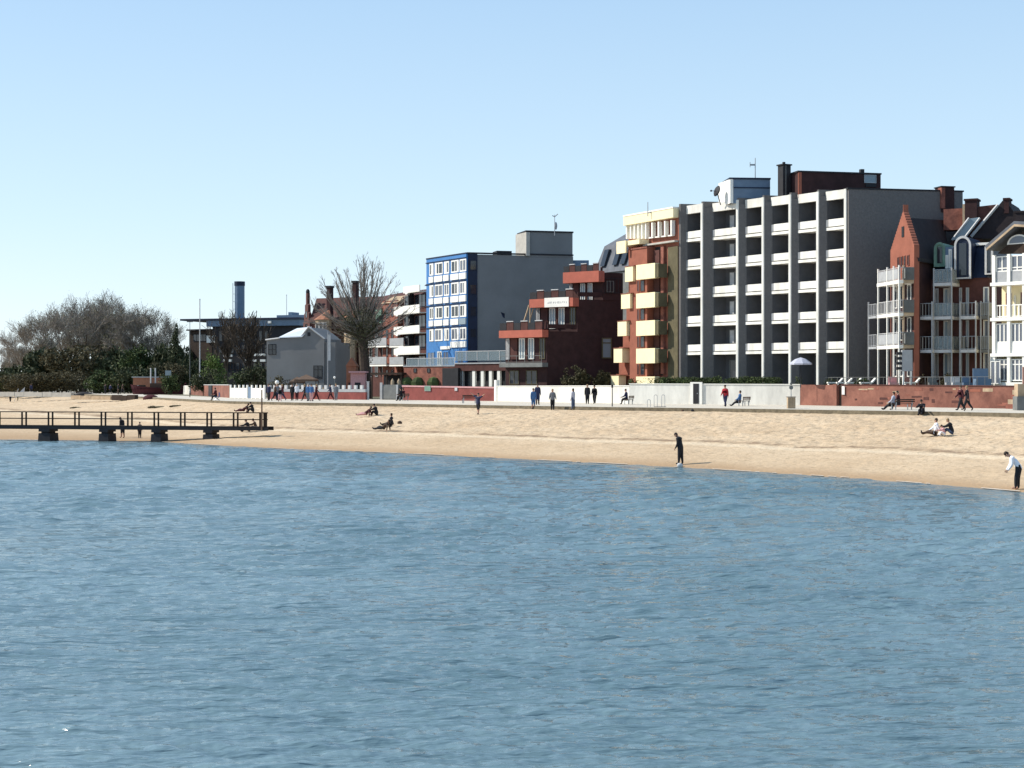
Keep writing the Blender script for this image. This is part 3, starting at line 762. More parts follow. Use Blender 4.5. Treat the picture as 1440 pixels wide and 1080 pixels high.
# ================================================================== white balcony house
def white_balcony_house():
    f = Fr(P(566, 217), P(602.5, 209))
    R = thing('balcony_house', 'narrow apartment house with stacked plain white balconies left of the blue block', 'building', (f.A.x, f.A.y, 4.25))
    L = f.L; zt = f.Z(404, L)
    mb = MB(); f.box(mb, 0, L, -9, 0, 4.2, zt-.8); mb.build('wall', 'brownbrick', R)
    mb = MB(); f.prism(mb, [(L*.45, zt+.5), (L, zt+.5), (L, zt+1.6), (L*.8, zt+1.1)], -7, -1.5); mb.build('roof', 'roofdark', R)
    for k, (y0, y1) in enumerate(((403, 411), (430, 440.5), (458.5, 468.5), (487, 497.5))):
        ua = 0 if k else L*.38
        z1 = f.Z(y0, L/2, 1); z0 = f.Z(y1, L/2, 1)
        mb = MB(); f.box(mb, ua, L, .003, 1.3, z0-.12, z0); f.box(mb, ua, L, 1.2, 1.32, z0, z1); f.box(mb, ua, ua+.1, .003, 1.2, z0, z1)
        mb.build('balcony', 'white', R)
        mb = MB(); f.box(mb, ua+.8, ua+1.5, 1.0, 1.35, z0-.3, z0-.122); mb.build('awning_box', 'white', R)
        if k:
            pass
        z = z0-2.2
        window(f, L*.1, L*.38, z, z0-.3, R, fm='lightgrey', gm='glass', mull=1, d=.01)
        window(f, L*.5, L*.9, z, z0-.3, R, fm='brownbrick', gm='glass', mull=2, d=.01)
        mb = MB(); f.box(mb, L*.42, L*.46, .01, .8, z-.2, z0-.13); mb.build('divider', 'dark', R)
white_balcony_house()
# ================================================================== old houses on the right
def gable_house():
    f = Fr(P(1256, 136.5), P(1289.5, 131.2))
    R = thing('victorian_house', 'narrow red brick house with pointed stepped gable and steep dark roof beside the grey block', 'building', (f.B.x, f.B.y, 4.25))
    L = f.L; g = Fr(P(1289.5, 131.2), P(1352, 140.5)); e = g.u
    zp = f.Z(297, f.U(1274)); ze = f.Z(355, L); zs = f.Z(350, L/2)
    mb = MB(); a = f.A; b = f.B; mb.vprism([a+e*.2, b+e*.2, P(1352, 140.5), a+e*8.2], 4.2, ze-.4); mb.build('wall', 'darkbrick', R)
    # lit front with stepped gable
    up = f.U(1274); poly = [(0, 4.2), (L, 4.2), (L, zs)]
    n = 13
    for i in range(n):
        t0 = i/n; t1 = (i+1)/n
        poly += [(L+(up-L)*t0*.97-.02, zs+(zp-.1-zs)*(t0+.045)), (L+(up-L)*t1*.97, zs+(zp-.1-zs)*t1)]
    poly += [(up+.03, zp+.1), (up+.02, zp+.55), (up-.02, zp+.55), (up-.03, zp+.1)]
    for i in range(n, 0, -1):
        t0 = (i-1)/n; t1 = i/n
        poly += [(up*t1*.97, zs+(zp-.1-zs)*t1), (up*t0*.97+.02, zs+(zp-.1-zs)*(t0+.045))]
    poly += [(0, zs)]
    mb = MB(); f.prism(mb, poly, -.2, .25); G = mb.build('gable_front', 'redbrick', R)
    u = up; mb = MB(); q = f.pt(u, .27, f.Z(326, u)); f.box(mb, u-.25, u+.25, .252, .3, q.z-.45, q.z+.45); mb.build('oval_opening', 'dark', G)
    for x in (1266.5, 1271, 1275.5, 1280.5): window(f, f.U(x), f.U(x)+.42, f.Z(375, up), f.Z(360, up), G, fm='brick', gm='glass', mull=0, t=.05, d=.252)
    for zz in (11.1, 8.3, 5.2):
        for uu in (.9, 2.4, 4.0): window(f, uu, uu+.8, zz, zz+1.9, G, fm='white', gm='glass', mull=0, d=.263, t=.07)
    mb = MB(); f.box(mb, .1, L-.1, .2515, .262, 4.3, f.Z(398, up)); mb.build('shade_panel', 'darkbrick', R)  # dark panel standing for the deep shade under the balconies
    # steep roof, ridge running inland
    mb = MB(); A = f.pt(up, 0, f.Z(306, up)); rb = A+Vector((e.x, e.y, 0))*9.6; rb.z = g.Z(308, g.L)
    c0 = f.pt(L+.1, 0, ze-.5); c1 = c0+Vector((e.x, e.y, 0))*8.2; d0 = f.pt(-.1, 0, ze-.5); d1 = d0+Vector((e.x, e.y, 0))*8.2
    mb.add([A, rb, c0, c1, d0, d1], [(0, 2, 3, 1), (0, 1, 5, 4), (0, 4, 2), (1, 3, 5), (2, 4, 5, 3)]); mb.build('roof', 'roofdark', R)
    mb = MB(); g.box(mb, .05, g.L-1, -.1, .25, ze-.75, ze-.45); mb.build('gutter', 'dark', R)
    # timber balcony tower in front
    def tower(name, u0, u1, dd, zz, m, posts, rail_m, fillm):
        d0 = .3
        for i, z in enumerate(zz):
            mb = MB(); f.box(mb, u0, u1, d0, dd, z-.28, z); s = mb.build(name, m, R)
            railing(f, u0+.05, u1-.05, dd-.06, z, z+1.05, s, m=rail_m, posts=3, bars=.2, ends=d0+.02)
            if fillm and i != 1: mb = MB(); f.box(mb, u0+.3, u1-.3, dd-.04, dd-.02, z+.12, z+.95); mb.build('infill_panel', fillm, s)
        mb = MB()
        for uu in posts: f.box(mb, uu-.055, uu+.055, dd-.12, dd-.0+.006, 4.2, max(zz)+1.25)
        mb.build('post', m, R)
    z3 = [f.Z(y, L/2, 1.5) for y in (396.5, 441.5, 486)]
    tower('balcony', f.U(1233, 1.6), f.U(1264, 1.6), 1.6, z3, 'white', [f.U(1234.2, 1.6), f.U(1247, 1.6), f.U(1256, 1.6), f.U(1263.4, 1.6)], 'curtain', 'lightgrey')
    tower('side_balcony', f.U(1264, 1.6)+.04, L, 1.2, z3, 'sandstone', [L-.08], 'midgrey', 'midgrey')
    u0, u1 = f.U(1221, 1.2), f.U(1232, 1.2)
    for z in z3[1:]:
        mb = MB(); f.box(mb, u0, u1, .3, 1.2, z-.2, z); s = mb.build('rear_balcony', 'lightgrey', R); railing(f, u0, u1, 1.15, z, z+1.05, s, m='lightgrey', posts=3, bars=.16)
    mb = MB(); f.box(mb, u0-.05, u0+.06, 1.1, 1.22, 4.2, z3[1]+1.3); mb.build('post', 'lightgrey', R)
gable_house()

def dormer_house():
    f = Fr(P(1290, 134.6), P(1391, 131.4)); L = f.L
    R = thing('dormer_house', 'dark brick house with green and white arched dormers and several balconies', 'building', (f.A.x, f.A.y, 4.25))
    ze = f.Z(392, L/2)
    mb = MB(); f.box(mb, f.U(1308), L, -9, -.003, 4.2, ze); mb.build('wall', 'brownbrick', R)
    mb = MB(); f.box(mb, f.U(1291), f.U(1307.6), -9, -.4, 4.2, ze-.4); mb.build('recessed_wall', 'darkbrick', R)
    # mansard
    zm = f.Z(345, L*.6); u0 = f.U(1311)
    mb = MB(); lo = [f.pt(u0, .15, ze), f.pt(L-.1, .15, ze), f.pt(L-.1, -8.5, ze), f.pt(u0, -8.5, ze)]
    up = [f.pt(u0+.6, -1.1, zm), f.pt(L-.4, -1.1, zm), f.pt(L-.4, -8, zm), f.pt(u0+.6, -8, zm)]
    mb.hexa(lo+up); mb.build('mansard_roof', 'navy', R)
    mb = MB(); f.box(mb, f.U(1360), L-.2, -1.2, -.85, zm+.01, zm+.22); mb.build('cornice', 'white', R)
    # arched dormers
    def dormer(x0, x1, yt, yb, fm, fill, body, d=.35):
        ua, ub = f.U(x0, d), f.U(x1, d); um = (ua+ub)/2; r = (ub-ua)/2; zb = f.Z(yb, um, d); z_ = f.Z(yt, um, d)-r*1.15
        def arc(r_, zbase): return [(um-r_, zbase), (um+r_, zbase)]+[(um+r_*math.cos(t*math.pi/12), z_+r_*1.15*math.sin(t*math.pi/12)) for t in range(13)]
        mb = MB(); f.prism(mb, arc(r, zb), -3, d-.1); o = mb.build('dormer', body, R)
        mb = MB(); A1 = arc(r+.02, zb); A2 = arc(r-.15, zb+.12); n = len(A1)
        pts = [f.pt(u, d, z) for u, z in A1]+[f.pt(u, d, z) for u, z in A2]+[f.pt(u, d-.095, z) for u, z in A1]+[f.pt(u, d-.095, z) for u, z in A2]
        fs = []
        for i in range(n):
            j = (i+1) % n
            fs += [(i, j, n+j, n+i), (i, 2*n+i, 2*n+j, j), (n+i, n+j, 3*n+j, 3*n+i)]
        mb.add(pts, fs); mb.build('dormer_frame', fm, o)
        mb = MB(); f.box(mb, um-r*.45, um+r*.45, d-.09, d-.05, zb+.3, z_+r*.3); mb.build('dormer_window', fill, o)
    dormer(1313.5, 1328.5, 341, 375, 'copper', 'glass', 'copper')
    dormer(1342, 1365, 332, 392, 'curtain', 'glass', 'navy', .9)
    dormer(1385, 1396, 342, 386, 'curtain', 'glass', 'navy', .5)
    dd = .42
    mb = MB(); f.box(mb, f.U(1330), f.U(1341), -2, .25, f.Z(380, 4), f.Z(347, 4)); o = mb.build('dormer', 'bluegrey', R)
    window(f, f.U(1331), f.U(1334.8), f.Z(377, 4), f.Z(358, 4), o, d=.251, mull=0, t=.1, gm='glasspale'); window(f, f.U(1335.4), f.U(1340), f.Z(377, 4), f.Z(350, 4), o, d=.251, mull=0, t=.12, fm='white')
    # big roofs and chimneys behind
    b = Fr(P(1340, 139), P(1450, 136))
    def pz(x, y, d=0): u = b.U(x, d); return (u, b.Z(y, u, d))
    mb = MB(); b.prism(mb, [pz(1366, 335), pz(1440, 336), pz(1460, 312), pz(1425, 297), pz(1412, 279.5)], -8, 0); mb.build('big_roof', 'roofdark', R)
    mb = MB(); p, q = b.pt(*((pz(1366, 333)[0], .15, pz(1366, 333)[1]))), b.pt(pz(1404, 288)[0], .15, pz(1404, 288)[1]); mb.tube(p, q, .13, n=4); mb.build('verge_board', 'curtain', R)
    mb = MB(); mb.hexa([b.pt(*(pz(1340, 338)[0], 0.3, pz(1340, 338)[1])), b.pt(pz(1356, 338)[0], .3, pz(1356, 338)[1]), b.pt(pz(1356, 338)[0], -1, pz(1356, 338)[1]), b.pt(pz(1340, 338)[0], -1, pz(1340, 338)[1]),
                        b.pt(pz(1363, 308)[0], .3, pz(1363, 308)[1]), b.pt(pz(1378, 306)[0], .3, pz(1378, 306)[1]), b.pt(pz(1378, 306)[0], -1, pz(1378, 306)[1]), b.pt(pz(1363, 308)[0], -1, pz(1363, 308)[1])]); mb.build('glazed_roof', 'glasspale', R)
    mb = MB()
    for xo in (0, 15): p = pz(1340+xo, 338); q = pz(1364+xo, 307); mb.tube(b.pt(p[0], .36, p[1]), b.pt(q[0], .36, q[1]), .1, n=4)
    mb.build('glazed_roof_frame', 'curtain', R)
    mb = MB(); b.prism(mb, [pz(1334, 345), pz(1372, 345), pz(1402, 296), pz(1402, 287), pz(1376, 290), pz(1366, 296)], -6, -.2); mb.build('rear_roof', 'rooftile', R)
    def ch(x0, x1, y0, y1, m='darkbrick'):
        u_, v_, z0, z1 = b.R(x0, y0, x1, y1); mb = MB(); b.box(mb, u_, v_, -1.3, .1, z0, z1); o = mb.build('chimney', m, R)
        mb = MB(); b.box(mb, u_-.08, v_+.08, -1.38, .18, z1+.002, z1+.16); mb.build('chimney_cap', m, o)
    ch(1357, 1374, 282, 325); ch(1412, 1419, 281, 300); ch(1428, 1450, 299, 316, 'roofdark')
    mb = MB(); u_, v_, z0, z1 = b.R(1324, 292, 1356, 306); b.box(mb, u_, v_, -2.5, -.9, z0-1, z1); mb.build('brown_wall', 'brick', R)
    u_, v_, z0, z1 = b.R(1353.5, 287, 1356.8, 318); mb = MB(); b.box(mb, u_, v_, -1, .0, z0, z1); mb.build('lit_chimney_side', 'sandstone', R)  # sunlit left side of the chimney, painted as a pale strip
    # windows of the lower floors
    for z1 in (f.Z(404, 5), f.Z(450, 5), f.Z(496, 5)):
        for (xa, xb, m, gm) in ((1293, 1299, 'darkbrick', 'glass'), (1315.5, 1320, 'curtain', 'glass'), (1327, 1334.5, 'white', 'glasspale'), (1349, 1353, 'lightgrey', 'glass'), (1358.5, 1363, 'lightgrey', 'glasspale'), (1383, 1391, 'white', 'glassblue')):
            window(f, f.U(xa), f.U(xb), z1-2.3, z1, R, fm=m, gm=gm, mull=0, t=.1, d=-.39 if xa < 1300 else .0)
    # balconies
    zz = [f.Z(444.5, 4, 2), f.Z(491.5, 4, 2)]
    for (xa, xb, dd, hi) in ((1291.5, 1311.5, 2.6, 0), (1312, 1339, 2.2, 1), (1349, 1373, 1.8, 0), (1378, 1391, 1.2, 0)):
        ua, ub = f.U(xa, dd), f.U(xb, dd)
        for i, z in enumerate(([f.Z(397, 4, 2)] if hi else [])+zz):
            mb = MB(); f.box(mb, ua, ub, .003, dd, z-.26, z); s = mb.build('balcony', 'curtain' if xa < 1375 else 'midgrey', R)
            railing(f, ua+.04, ub-.04, dd-.05, z, z+1.1, s, m='steel', posts=4, bars=0 if xa > 1300 else .2, fill='railglass' if xa in (1312,) else ('midgrey' if xa > 1375 else None), ends=.05)
        mb = MB(); h = (f.Z(397, 4, 2) if hi else zz[0])+1.25
        for uu in (ua+.06, ub-.06): f.box(mb, uu-.05, uu+.05, dd-.14, dd+.006, 4.2, h)
        if hi: f.box(mb, ua+.8, ua+.95, .3, .45, 4.2, ze)
        mb.build('post', 'lightgrey', R)
    # trellis screen on the left balcony edge
    mb = MB(); ua = f.U(1280, 2.6); ub = f.U(1291, 2.6)
    for z in zz: f.box(mb, ua, ub, 2.3, 2.36, z, z+1.5); f.box(mb, ua, ub, .5, 2.5, z-.2, z-.003)
    f.box(mb, ua, ua+.1, 2.37, 2.47, 4.2, zz[0]+1.6)
    mb.build('side_screen', 'white', R)
dormer_house()

def gingerbread_house():
    f = Fr(P(1397, 125.5), P(1470, 122)); L = f.L
    R = thing('seaside_villa', 'cream and white glazed house with broad thatch-like gable at the right edge', 'building', (f.A.x, f.A.y, 4.25))
    z1 = f.Z(357, 2); mb = MB(); f.box(mb, 0, L, -9, -1.2, 4.2, z1); mb.build('wall', 'cream', R)
    za = f.Z(316, f.U(1432)); 
    def pz(x, y): u = f.U(x, .6); return (u, f.Z(y, u, .6))
    mb = MB(); f.prism(mb, [pz(1397, 356), pz(1478, 356), pz(1437, 322)], -.6, .02); mb.build('gable_board', 'darkwood', R)
    for (p, q, p2, q2) in (((1388.5, 352), (1428, 318), (1386, 346), (1427, 311)), ((1428, 318), (1444, 319), (1427, 311), (1446, 312)), ((1444, 319), (1486, 352), (1446, 312), (1489, 346))):
        mb = MB(); P4 = [pz(*p), pz(*q), pz(*q2), pz(*p2)]; f.prism(mb, P4, -9, .7); o = mb.build('roof', 'slate', R)
        mb = MB(); P4 = [pz(p[0], p[1]+.6), pz(q[0], q[1]+.6), pz(q[0], q[1]-2.6), pz(p[0], p[1]-2.6)]; f.prism(mb, P4, .702, .78); mb.build('verge_board', 'sandstone', o)
    u = f.U(1432, .05); r = 1.0; zc = f.Z(343, u); mb = MB()
    pts = [(u+r*math.cos(t*math.pi/10), zc+r*.75*math.sin(t*math.pi/10)) for t in range(11)]; f.prism(mb, pts, .025, .06); o = mb.build('arched_window', 'white', R)
    pts = [(u+r*.8*math.cos(t*math.pi/10), zc+.08+r*.55*math.sin(t*math.pi/10)) for t in range(11)]; mb = MB(); f.prism(mb, pts, .061, .08); mb.build('pane', 'glassblue', o)
    # timber framed verandas
    rows = [(397.5, 357, 'glazed'), (447.5, 400, 'open'), (498, 452.5, 'glazed'), (539, 503, 'bay')]
    xs = [1397.5, 1418.5, 1440, 1461]
    mb = MB()
    for x in xs: u = f.U(x, .2); f.box(mb, u-.13, u+.13, .03, .25, 4.2, z1)
    mb.build('post', 'white', R)
    for k, (yb, yt, kind) in enumerate(rows):
        zb = f.Z(yb, 2, .2); zt = f.Z(yt, 2, .2)
        mb = MB(); f.box(mb, -.1, L, -1.2, .32, zb-.18, zb+.08); mb.build('floor_beam', 'white', R)
        for i in range(3):
            ua, ub = f.U(xs[i], .2)+.135, f.U(xs[i+1], .2)-.135
            if kind == 'open':
                railing(f, ua, ub, .1, zb+.08, zb+1.05, R, m='white', posts=3, bars=.24, r=.05)
                window(f, ua+.1, ua+.6, zb+.1, zb+2.1, R, fm='brick', gm='glass', mull=0, d=-1.19)
                window(f, ua+.9, ub-.1, zb+.1, zb+1.9, R, fm='white', gm='glass', mull=0, d=-1.19, t=.1)
            else:
                h = .85 if kind == 'glazed' else .1
                if h > .2: mb = MB(); f.box(mb, ua, ub, .0, .12, zb+.082, zb+.08+h); mb.build('balustrade_panel', 'white' if k else 'lightgrey', R)
                window(f, ua, ub, zb+.085+h, zt-.1, R, fm='white', gm='glassblue', mull=2 if k else 1, bar=.75 if kind == 'bay' else .22 if k == 0 else 0, t=.09, d=.02)
    mb = MB(); ua, ub = f.U(1388, .9), f.U(1397, .3); f.box(mb, ua, -.002, -1.2, .5, 4.2, f.Z(502, 0)); o = mb.build('side_bay', 'white', R)
    for uu in (ua+.1, ua+.55): window(f, uu, uu+.42, 4.6, f.Z(508, 0), o, mull=0, d=.5, gm='glassblue', t=.06)
gingerbread_house()

# ================================================================== left background buildings
def grey_house():
    f = Fr(P(375, 207), P(456, 204.5)); R = thing('grey_house', 'plain blue-grey rendered house with white metal roof behind the white fence', 'building', (f.A.x, f.A.y, ZP))
    def pz(x, y, d=0): u = f.U(x, d); return (u, f.Z(y, u, d))
    mb = MB(); f.prism(mb, [pz(375, 545), pz(456, 545), pz(456, 476.5), pz(434.5, 460.5), pz(424, 473.5), pz(375, 479)], -5.5, 0); mb.build('wall', 'greywall', R)
    mb = MB(); f.box(mb, f.L+.002, f.L+1.5, -5, -.2, ZP, f.Z(482, 0)); mb.build('side_wing', 'greywall', R)
    # white metal roof plane left of the gable, ridge inland
    mb = MB(); a, b_ = pz(392, 475.5, .25), pz(425, 474, .25)
    mb.hexa([f.pt(a[0], .25, a[1]), f.pt(b_[0], .25, b_[1]), f.pt(pz(436, 460)[0], -.5, pz(434, 459.5)[1]-.12), f.pt(pz(404, 460.5)[0], -3, pz(404, 460.5)[1]-.12),
             f.pt(a[0], .25, a[1]+.12), f.pt(b_[0], .25, b_[1]+.12), f.pt(pz(436, 460)[0], -.5, pz(434, 459.5)[1]), f.pt(pz(404, 460.5)[0], -3, pz(404, 460.5)[1])]); mb.build('metal_roof', 'metalroof', R)
    mb = MB()
    for (p, q) in (((434.5, 459.5), (457, 476.5)), ((434.5, 459.5), (423, 474)), ((374, 478), (394, 475.5))):
        p_ = pz(*p); q_ = pz(*q); mb.tube(f.pt(p_[0], .12, p_[1]), f.pt(q_[0], .12, q_[1]), .11, n=4)
    mb.build('eaves_board', 'curtain', R)
    window(f, *f.R(377.5, 484, 388.5, 499), R, fm='dark', gm='glass', mull=1, bar=.5, d=.01)
    window(f, *f.R(441, 514, 453.5, 533), R, fm='dark', gm='glass', mull=1, bar=.7, d=.01)
    mb = MB(); u, z = pz(434.5, 470); f.box(mb, u-.2, u+.2, .003, .05, z-.25, z+.25); mb.build('vent', 'dark', R)
    for x in (382, 386): pass
grey_house()

def brick_villa():
    f = Fr(P(436, 232), P(500, 228)); R = thing('brick_villa', 'old brick villa with stepped gable, dark roof and orange turret roofs', 'building', (f.A.x, f.A.y, ZP))
    def pz(x, y, d=0): u = f.U(x, d); return (u, f.Z(y, u, d))
    mb = MB(); u1 = f.U(548); f.box(mb, 0, u1, -9, 0, ZP, f.Z(452, 3)); mb.build('wall', 'brownbrick', R)
    z0 = f.Z(452, 3); zr = f.Z(416.5, 3)
    mb = MB(); mb.hexa([f.pt(0, .2, z0), f.pt(u1, .2, z0), f.pt(u1, -9, z0), f.pt(0, -9, z0), f.pt(-1.9, -4.2, zr), f.pt(u1, -4.2, zr), f.pt(u1, -4.8, zr), f.pt(-1.9, -4.8, zr)]); mb.build('roof', 'rooftile', R)
    # stepped gable end, facing left into the sun
    g = Fr(P(427.5, 238), P(436.5, 231.8))
    def gz(x, y): u = g.U(x); return (u, g.Z(y, u))
    L = g.L; zt = g.Z(418, L/2)
    poly = [(-.1, ZP), (L, ZP), (L, g.Z(452, L)), (L*.86, g.Z(450, L)), (L*.86, g.Z(440, L)), (L*.74, g.Z(438, L)), (L*.74, g.Z(428, L)), (L*.62, g.Z(426, L)), (L*.62, zt+.6), (L*.4, zt+.6),
            (L*.4, g.Z(426, L)), (L*.25, g.Z(427, L)), (L*.25, g.Z(438, L)), (L*.12, g.Z(440, L)), (L*.12, g.Z(450, L)), (-.1, g.Z(452, L))]
    mb = MB(); g.prism(mb, poly, -.3, .1); G = mb.build('stepped_gable', 'brownbrick', R)
    for y in (440, 458, 480): window(g, L*.35, L*.62, g.Z(y+6, L), g.Z(y-4, L), G, fm='brownbrick', mull=0, d=.102)
    p = g.pt(L*.5, -.1, zt+.6); mb = MB(); mb.ball((p.x, p.y, p.z+.2), .3, .3, .45); mb.build('finial', 'dark', G)
    # turrets with orange hip roofs
    for (xa, xb, yt, yb) in ((438.5, 462, 434, 449), (479, 497, 434, 446)):
        ua, ub = f.U(xa, 2), f.U(xb, 2); um = (ua+ub)/2; ze = f.Z(yb, um, 1.5); zp = f.Z(yt, um, 1.5); r = (ub-ua)/2
        mb = MB(); poly = [f.pt(um+r*.9*math.cos(t), 1.2+r*.5*math.sin(t), 0) for t in [i*math.pi/4+math.pi/8 for i in range(8)]]
        mb.vprism(poly, ZP, ze); T = mb.build('turret', 'sandstone', R)
        mb = MB(); n = 8; base = [f.pt(um+r*1.08*math.cos(t), 1.2+r*.62*math.sin(t), ze-.05) for t in [i*math.pi/4+math.pi/8 for i in range(8)]]
        mb.add(base+[f.pt(um+r*.35, .4, zp)], [(i, (i+1) % n, n) for i in range(n)]+[tuple(range(n))[::-1]]); mb.build('turret_roof', 'rooforange', T)
        for i in range(3):
            uu = ua+r*(.45+.45*i); window(f, uu, uu+.6, ze-2.4, ze-.5, T, fm='curtain', mull=0, d=1.2+r*.5, t=.08)
    for (x, yt) in ((465, 405), (501, 398)):
        u = f.U(x); mb = MB(); f.box(mb, u-.3, u+.35, -.2, .6, f.Z(460, u), f.Z(yt, u)); o = mb.build('chimney', 'darkbrick', R)
        mb = MB(); f.box(mb, u-.4, u+.45, -.3, .7, f.Z(yt, u)+.002, f.Z(yt, u)+.3); mb.build('chimney_cap', 'dark', o)
    for x in (470, 486, 528): window(f, f.U(x), f.U(x)+.9, f.Z(500, 3), f.Z(484, 3), R, fm='curtain', mull=0, d=.01)
brick_villa()

def brick_balcony_house():
    f = Fr(P(517, 226), P(568, 217)); R = thing('brick_apartment_house', 'brick house with grey balconies, red roof and teal bay behind the bare tree', 'building', (f.A.x, f.A.y, ZP)); L = f.L
    def pz(x, y, d=0): u = f.U(x, d); return (u, f.Z(y, u, d))
    zt = f.Z(428, L)
    mb = MB(); f.box(mb, 0, L, -9, 0, ZP, zt-1.6); mb.build('wall', 'brownbrick', R)
    ua, ub = f.U(545), f.U(566); mb = MB(); f.box(mb, ua, ub, .003, .8, ZP, f.Z(424, ua)); tw = mb.build('tower', 'brick', R)
    mb = MB(); a0 = f.pt(ua-.2, 1, f.Z(425, ub)); 
    mb.hexa([f.pt(ua-.3, 1.0, f.Z(425.5, ub)), f.pt(ub+.3, 1.0, f.Z(425.5, ub)), f.pt(ub+.3, -2, f.Z(425.5, ub)), f.pt(ua-.3, -2, f.Z(425.5, ub)),
             f.pt(ua+1.0, -.4, f.Z(415.5, ub)), f.pt(ub+1.2, -.4, f.Z(415.5, ub)), f.pt(ub+1.2, -1.5, f.Z(415.5, ub)), f.pt(ua+1.0, -1.5, f.Z(415.5, ub))]); mb.build('tower_roof', 'sandstone', tw)
    for x in (550, 557.5): 
        for y in (433, 463, 489, 520): window(f, f.U(x), f.U(x)+.6, f.Z(y+12, ub), f.Z(y, ub), tw, fm='brownbrick', mull=0, d=.802, t=.05)
    # red roof
    mb = MB(); mb.hexa([f.pt(-1, .3, f.Z(420, 3)), f.pt(L+1.6, .3, f.Z(424, L)), f.pt(L+1.6, -9, f.Z(424, L)), f.pt(-1, -9, f.Z(420, 3)),
                        f.pt(3.5, -4.3, f.Z(405.5, L)), f.pt(L, -4.3, f.Z(404.5, L)), f.pt(L, -4.9, f.Z(404.5, L)), f.pt(3.5, -4.9, f.Z(405.5, L))]); mb.build('roof', 'rooftile', R)
    mb = MB(); f.box(mb, f.U(537), f.U(544.8), .003, 1.0, f.Z(455, 3), f.Z(436, 3)); mb.build('bay_window', 'copper', R)
    for (xa, xb) in ((517, 543), (547.5, 567)):
        for (yr, yb) in ((475.5, 488), (502, 514.5)):
            um = f.U((xa+xb)/2, 1.6); za, zb = f.Z(yb, um, 1.6), f.Z(yr, um, 1.6); u0, u1 = f.U(xa, 1.7), f.U(xb, 1.7); d0 = .81 if xa > 540 else .003
            mb = MB(); f.box(mb, u0, u1, d0, 1.7, za-.05, za+.15); o = mb.build('balcony', 'white', R)
            mb = MB(); f.box(mb, u0, u1, 1.6, 1.68, za+.2, zb); f.box(mb, u0, u0+.08, d0, 1.59, za+.2, zb); mb.build('balustrade', 'lightgrey', o)
    for x in (520, 528, 537):
        for y in (465, 492, 520): window(f, f.U(x), f.U(x)+.8, f.Z(y+10, 2), f.Z(y-6, 2), R, fm='lightgrey' if x < 530 else 'dark', mull=0, d=.01)
brick_balcony_house()

def long_dark_block():
    f = Fr(P(299, 296), P(423, 290)); R = thing('long_flat_building', 'long dark flat-roofed building with blue roof edge and strip balconies', 'building', (f.A.x, f.A.y, ZP)); L = f.L
    mb = MB(); f.box(mb, 0, L, -12, 0, ZP, f.Z(459, L/2)); mb.build('wall', 'dark', R)
    mb = MB(); f.box(mb, -1, L, -12.2, .6, f.Z(458.5, L/2), f.Z(450, L/2)); mb.build('roof_fascia', 'bluegrey', R)
    mb = MB(); f.box(mb, -6.5, L+.2, -12.5, .9, f.Z(449.8, L/2), f.Z(447.3, L/2)); mb.build('flat_roof', 'navy', R)
    mb = MB(); f.box(mb, f.U(382), L, -8, -2, f.Z(447, L/2), f.Z(443, L/2)); f.box(mb, f.U(395), f.U(400), -6, -3, f.Z(443, L/2), f.Z(438.5, L/2)); mb.build('roof_plant', 'bluegrey', R)
    for (xa, xb, y) in ((314, 326, 500), (314, 325, 507), (346, 373, 499), (345, 360, 507), (366, 373, 507), (377, 381, 453)):
        u0, u1, z0, z1 = f.R(xa, y-1.6, xb, y+1.6, 1); mb = MB(); f.box(mb, u0, u1, .7, 1.1, z0, z1); mb.build('balcony_panel', 'white', R)
    for x in range(308, 374, 8):
        for (ya, yb) in ((465, 480), (485, 497), (510, 520)): window(f, *f.R(x, ya, x+5, yb), R, fm='darkwood', gm='glass', mull=0, d=.01)
    g = Fr(P(266, 300), P(298.5, 297)); mb = MB(); g.box(mb, 0, g.L-.1, -9, 0, ZP, g.Z(465, 2)); w_ = mb.build('side_wing', 'darkwood', R)
    mb = MB(); g.box(mb, -.4, g.L-.1, -9.3, .4, g.Z(465, 2)+.003, g.Z(463, 2)); mb.build('flat_roof', 'dark', w_)
    mb = MB(); u0, u1, z0, z1 = g.R(294.5, 472, 306.5, 482); g.box(mb, u0, u1, .61, .8, z0, z1); mb.build('white_panel', 'white', w_)
    window(g, *g.R(272, 470, 290, 480), w_, fm='dark', mull=3, d=.01)
    # chimney stack
    s = thing('chimney_stack', 'thick blue-grey metal chimney stack with dark rim behind the flat building', 'chimney', (P(337, 310).x, 310, ZP)); p = ORG[s.name]; zt = Z(397, 310)
    mb = MB(); mb.tube((p.x, p.y, ZP), (p.x, p.y, zt), .98, n=20); mb.build('stack', 'bluegrey', s, smooth=False)
    mb = MB(); mb.tube((p.x, p.y, zt-.7), (p.x, p.y, zt+.15), 1.06, n=20); mb.build('rim', 'navy', s)
    mb = MB(); mb.tube((p.x-1.25, p.y-.5, ZP), (p.x-1.25, p.y-.5, zt-.2), .07, n=5)
    for i in range(12): z = ZP+3+i*1.5; mb.box(p.x-1.25, p.x-.9, p.y-.5, p.y-.4, z, z+.06)
    mb.build('ladder', 'steel', s)
long_dark_block()

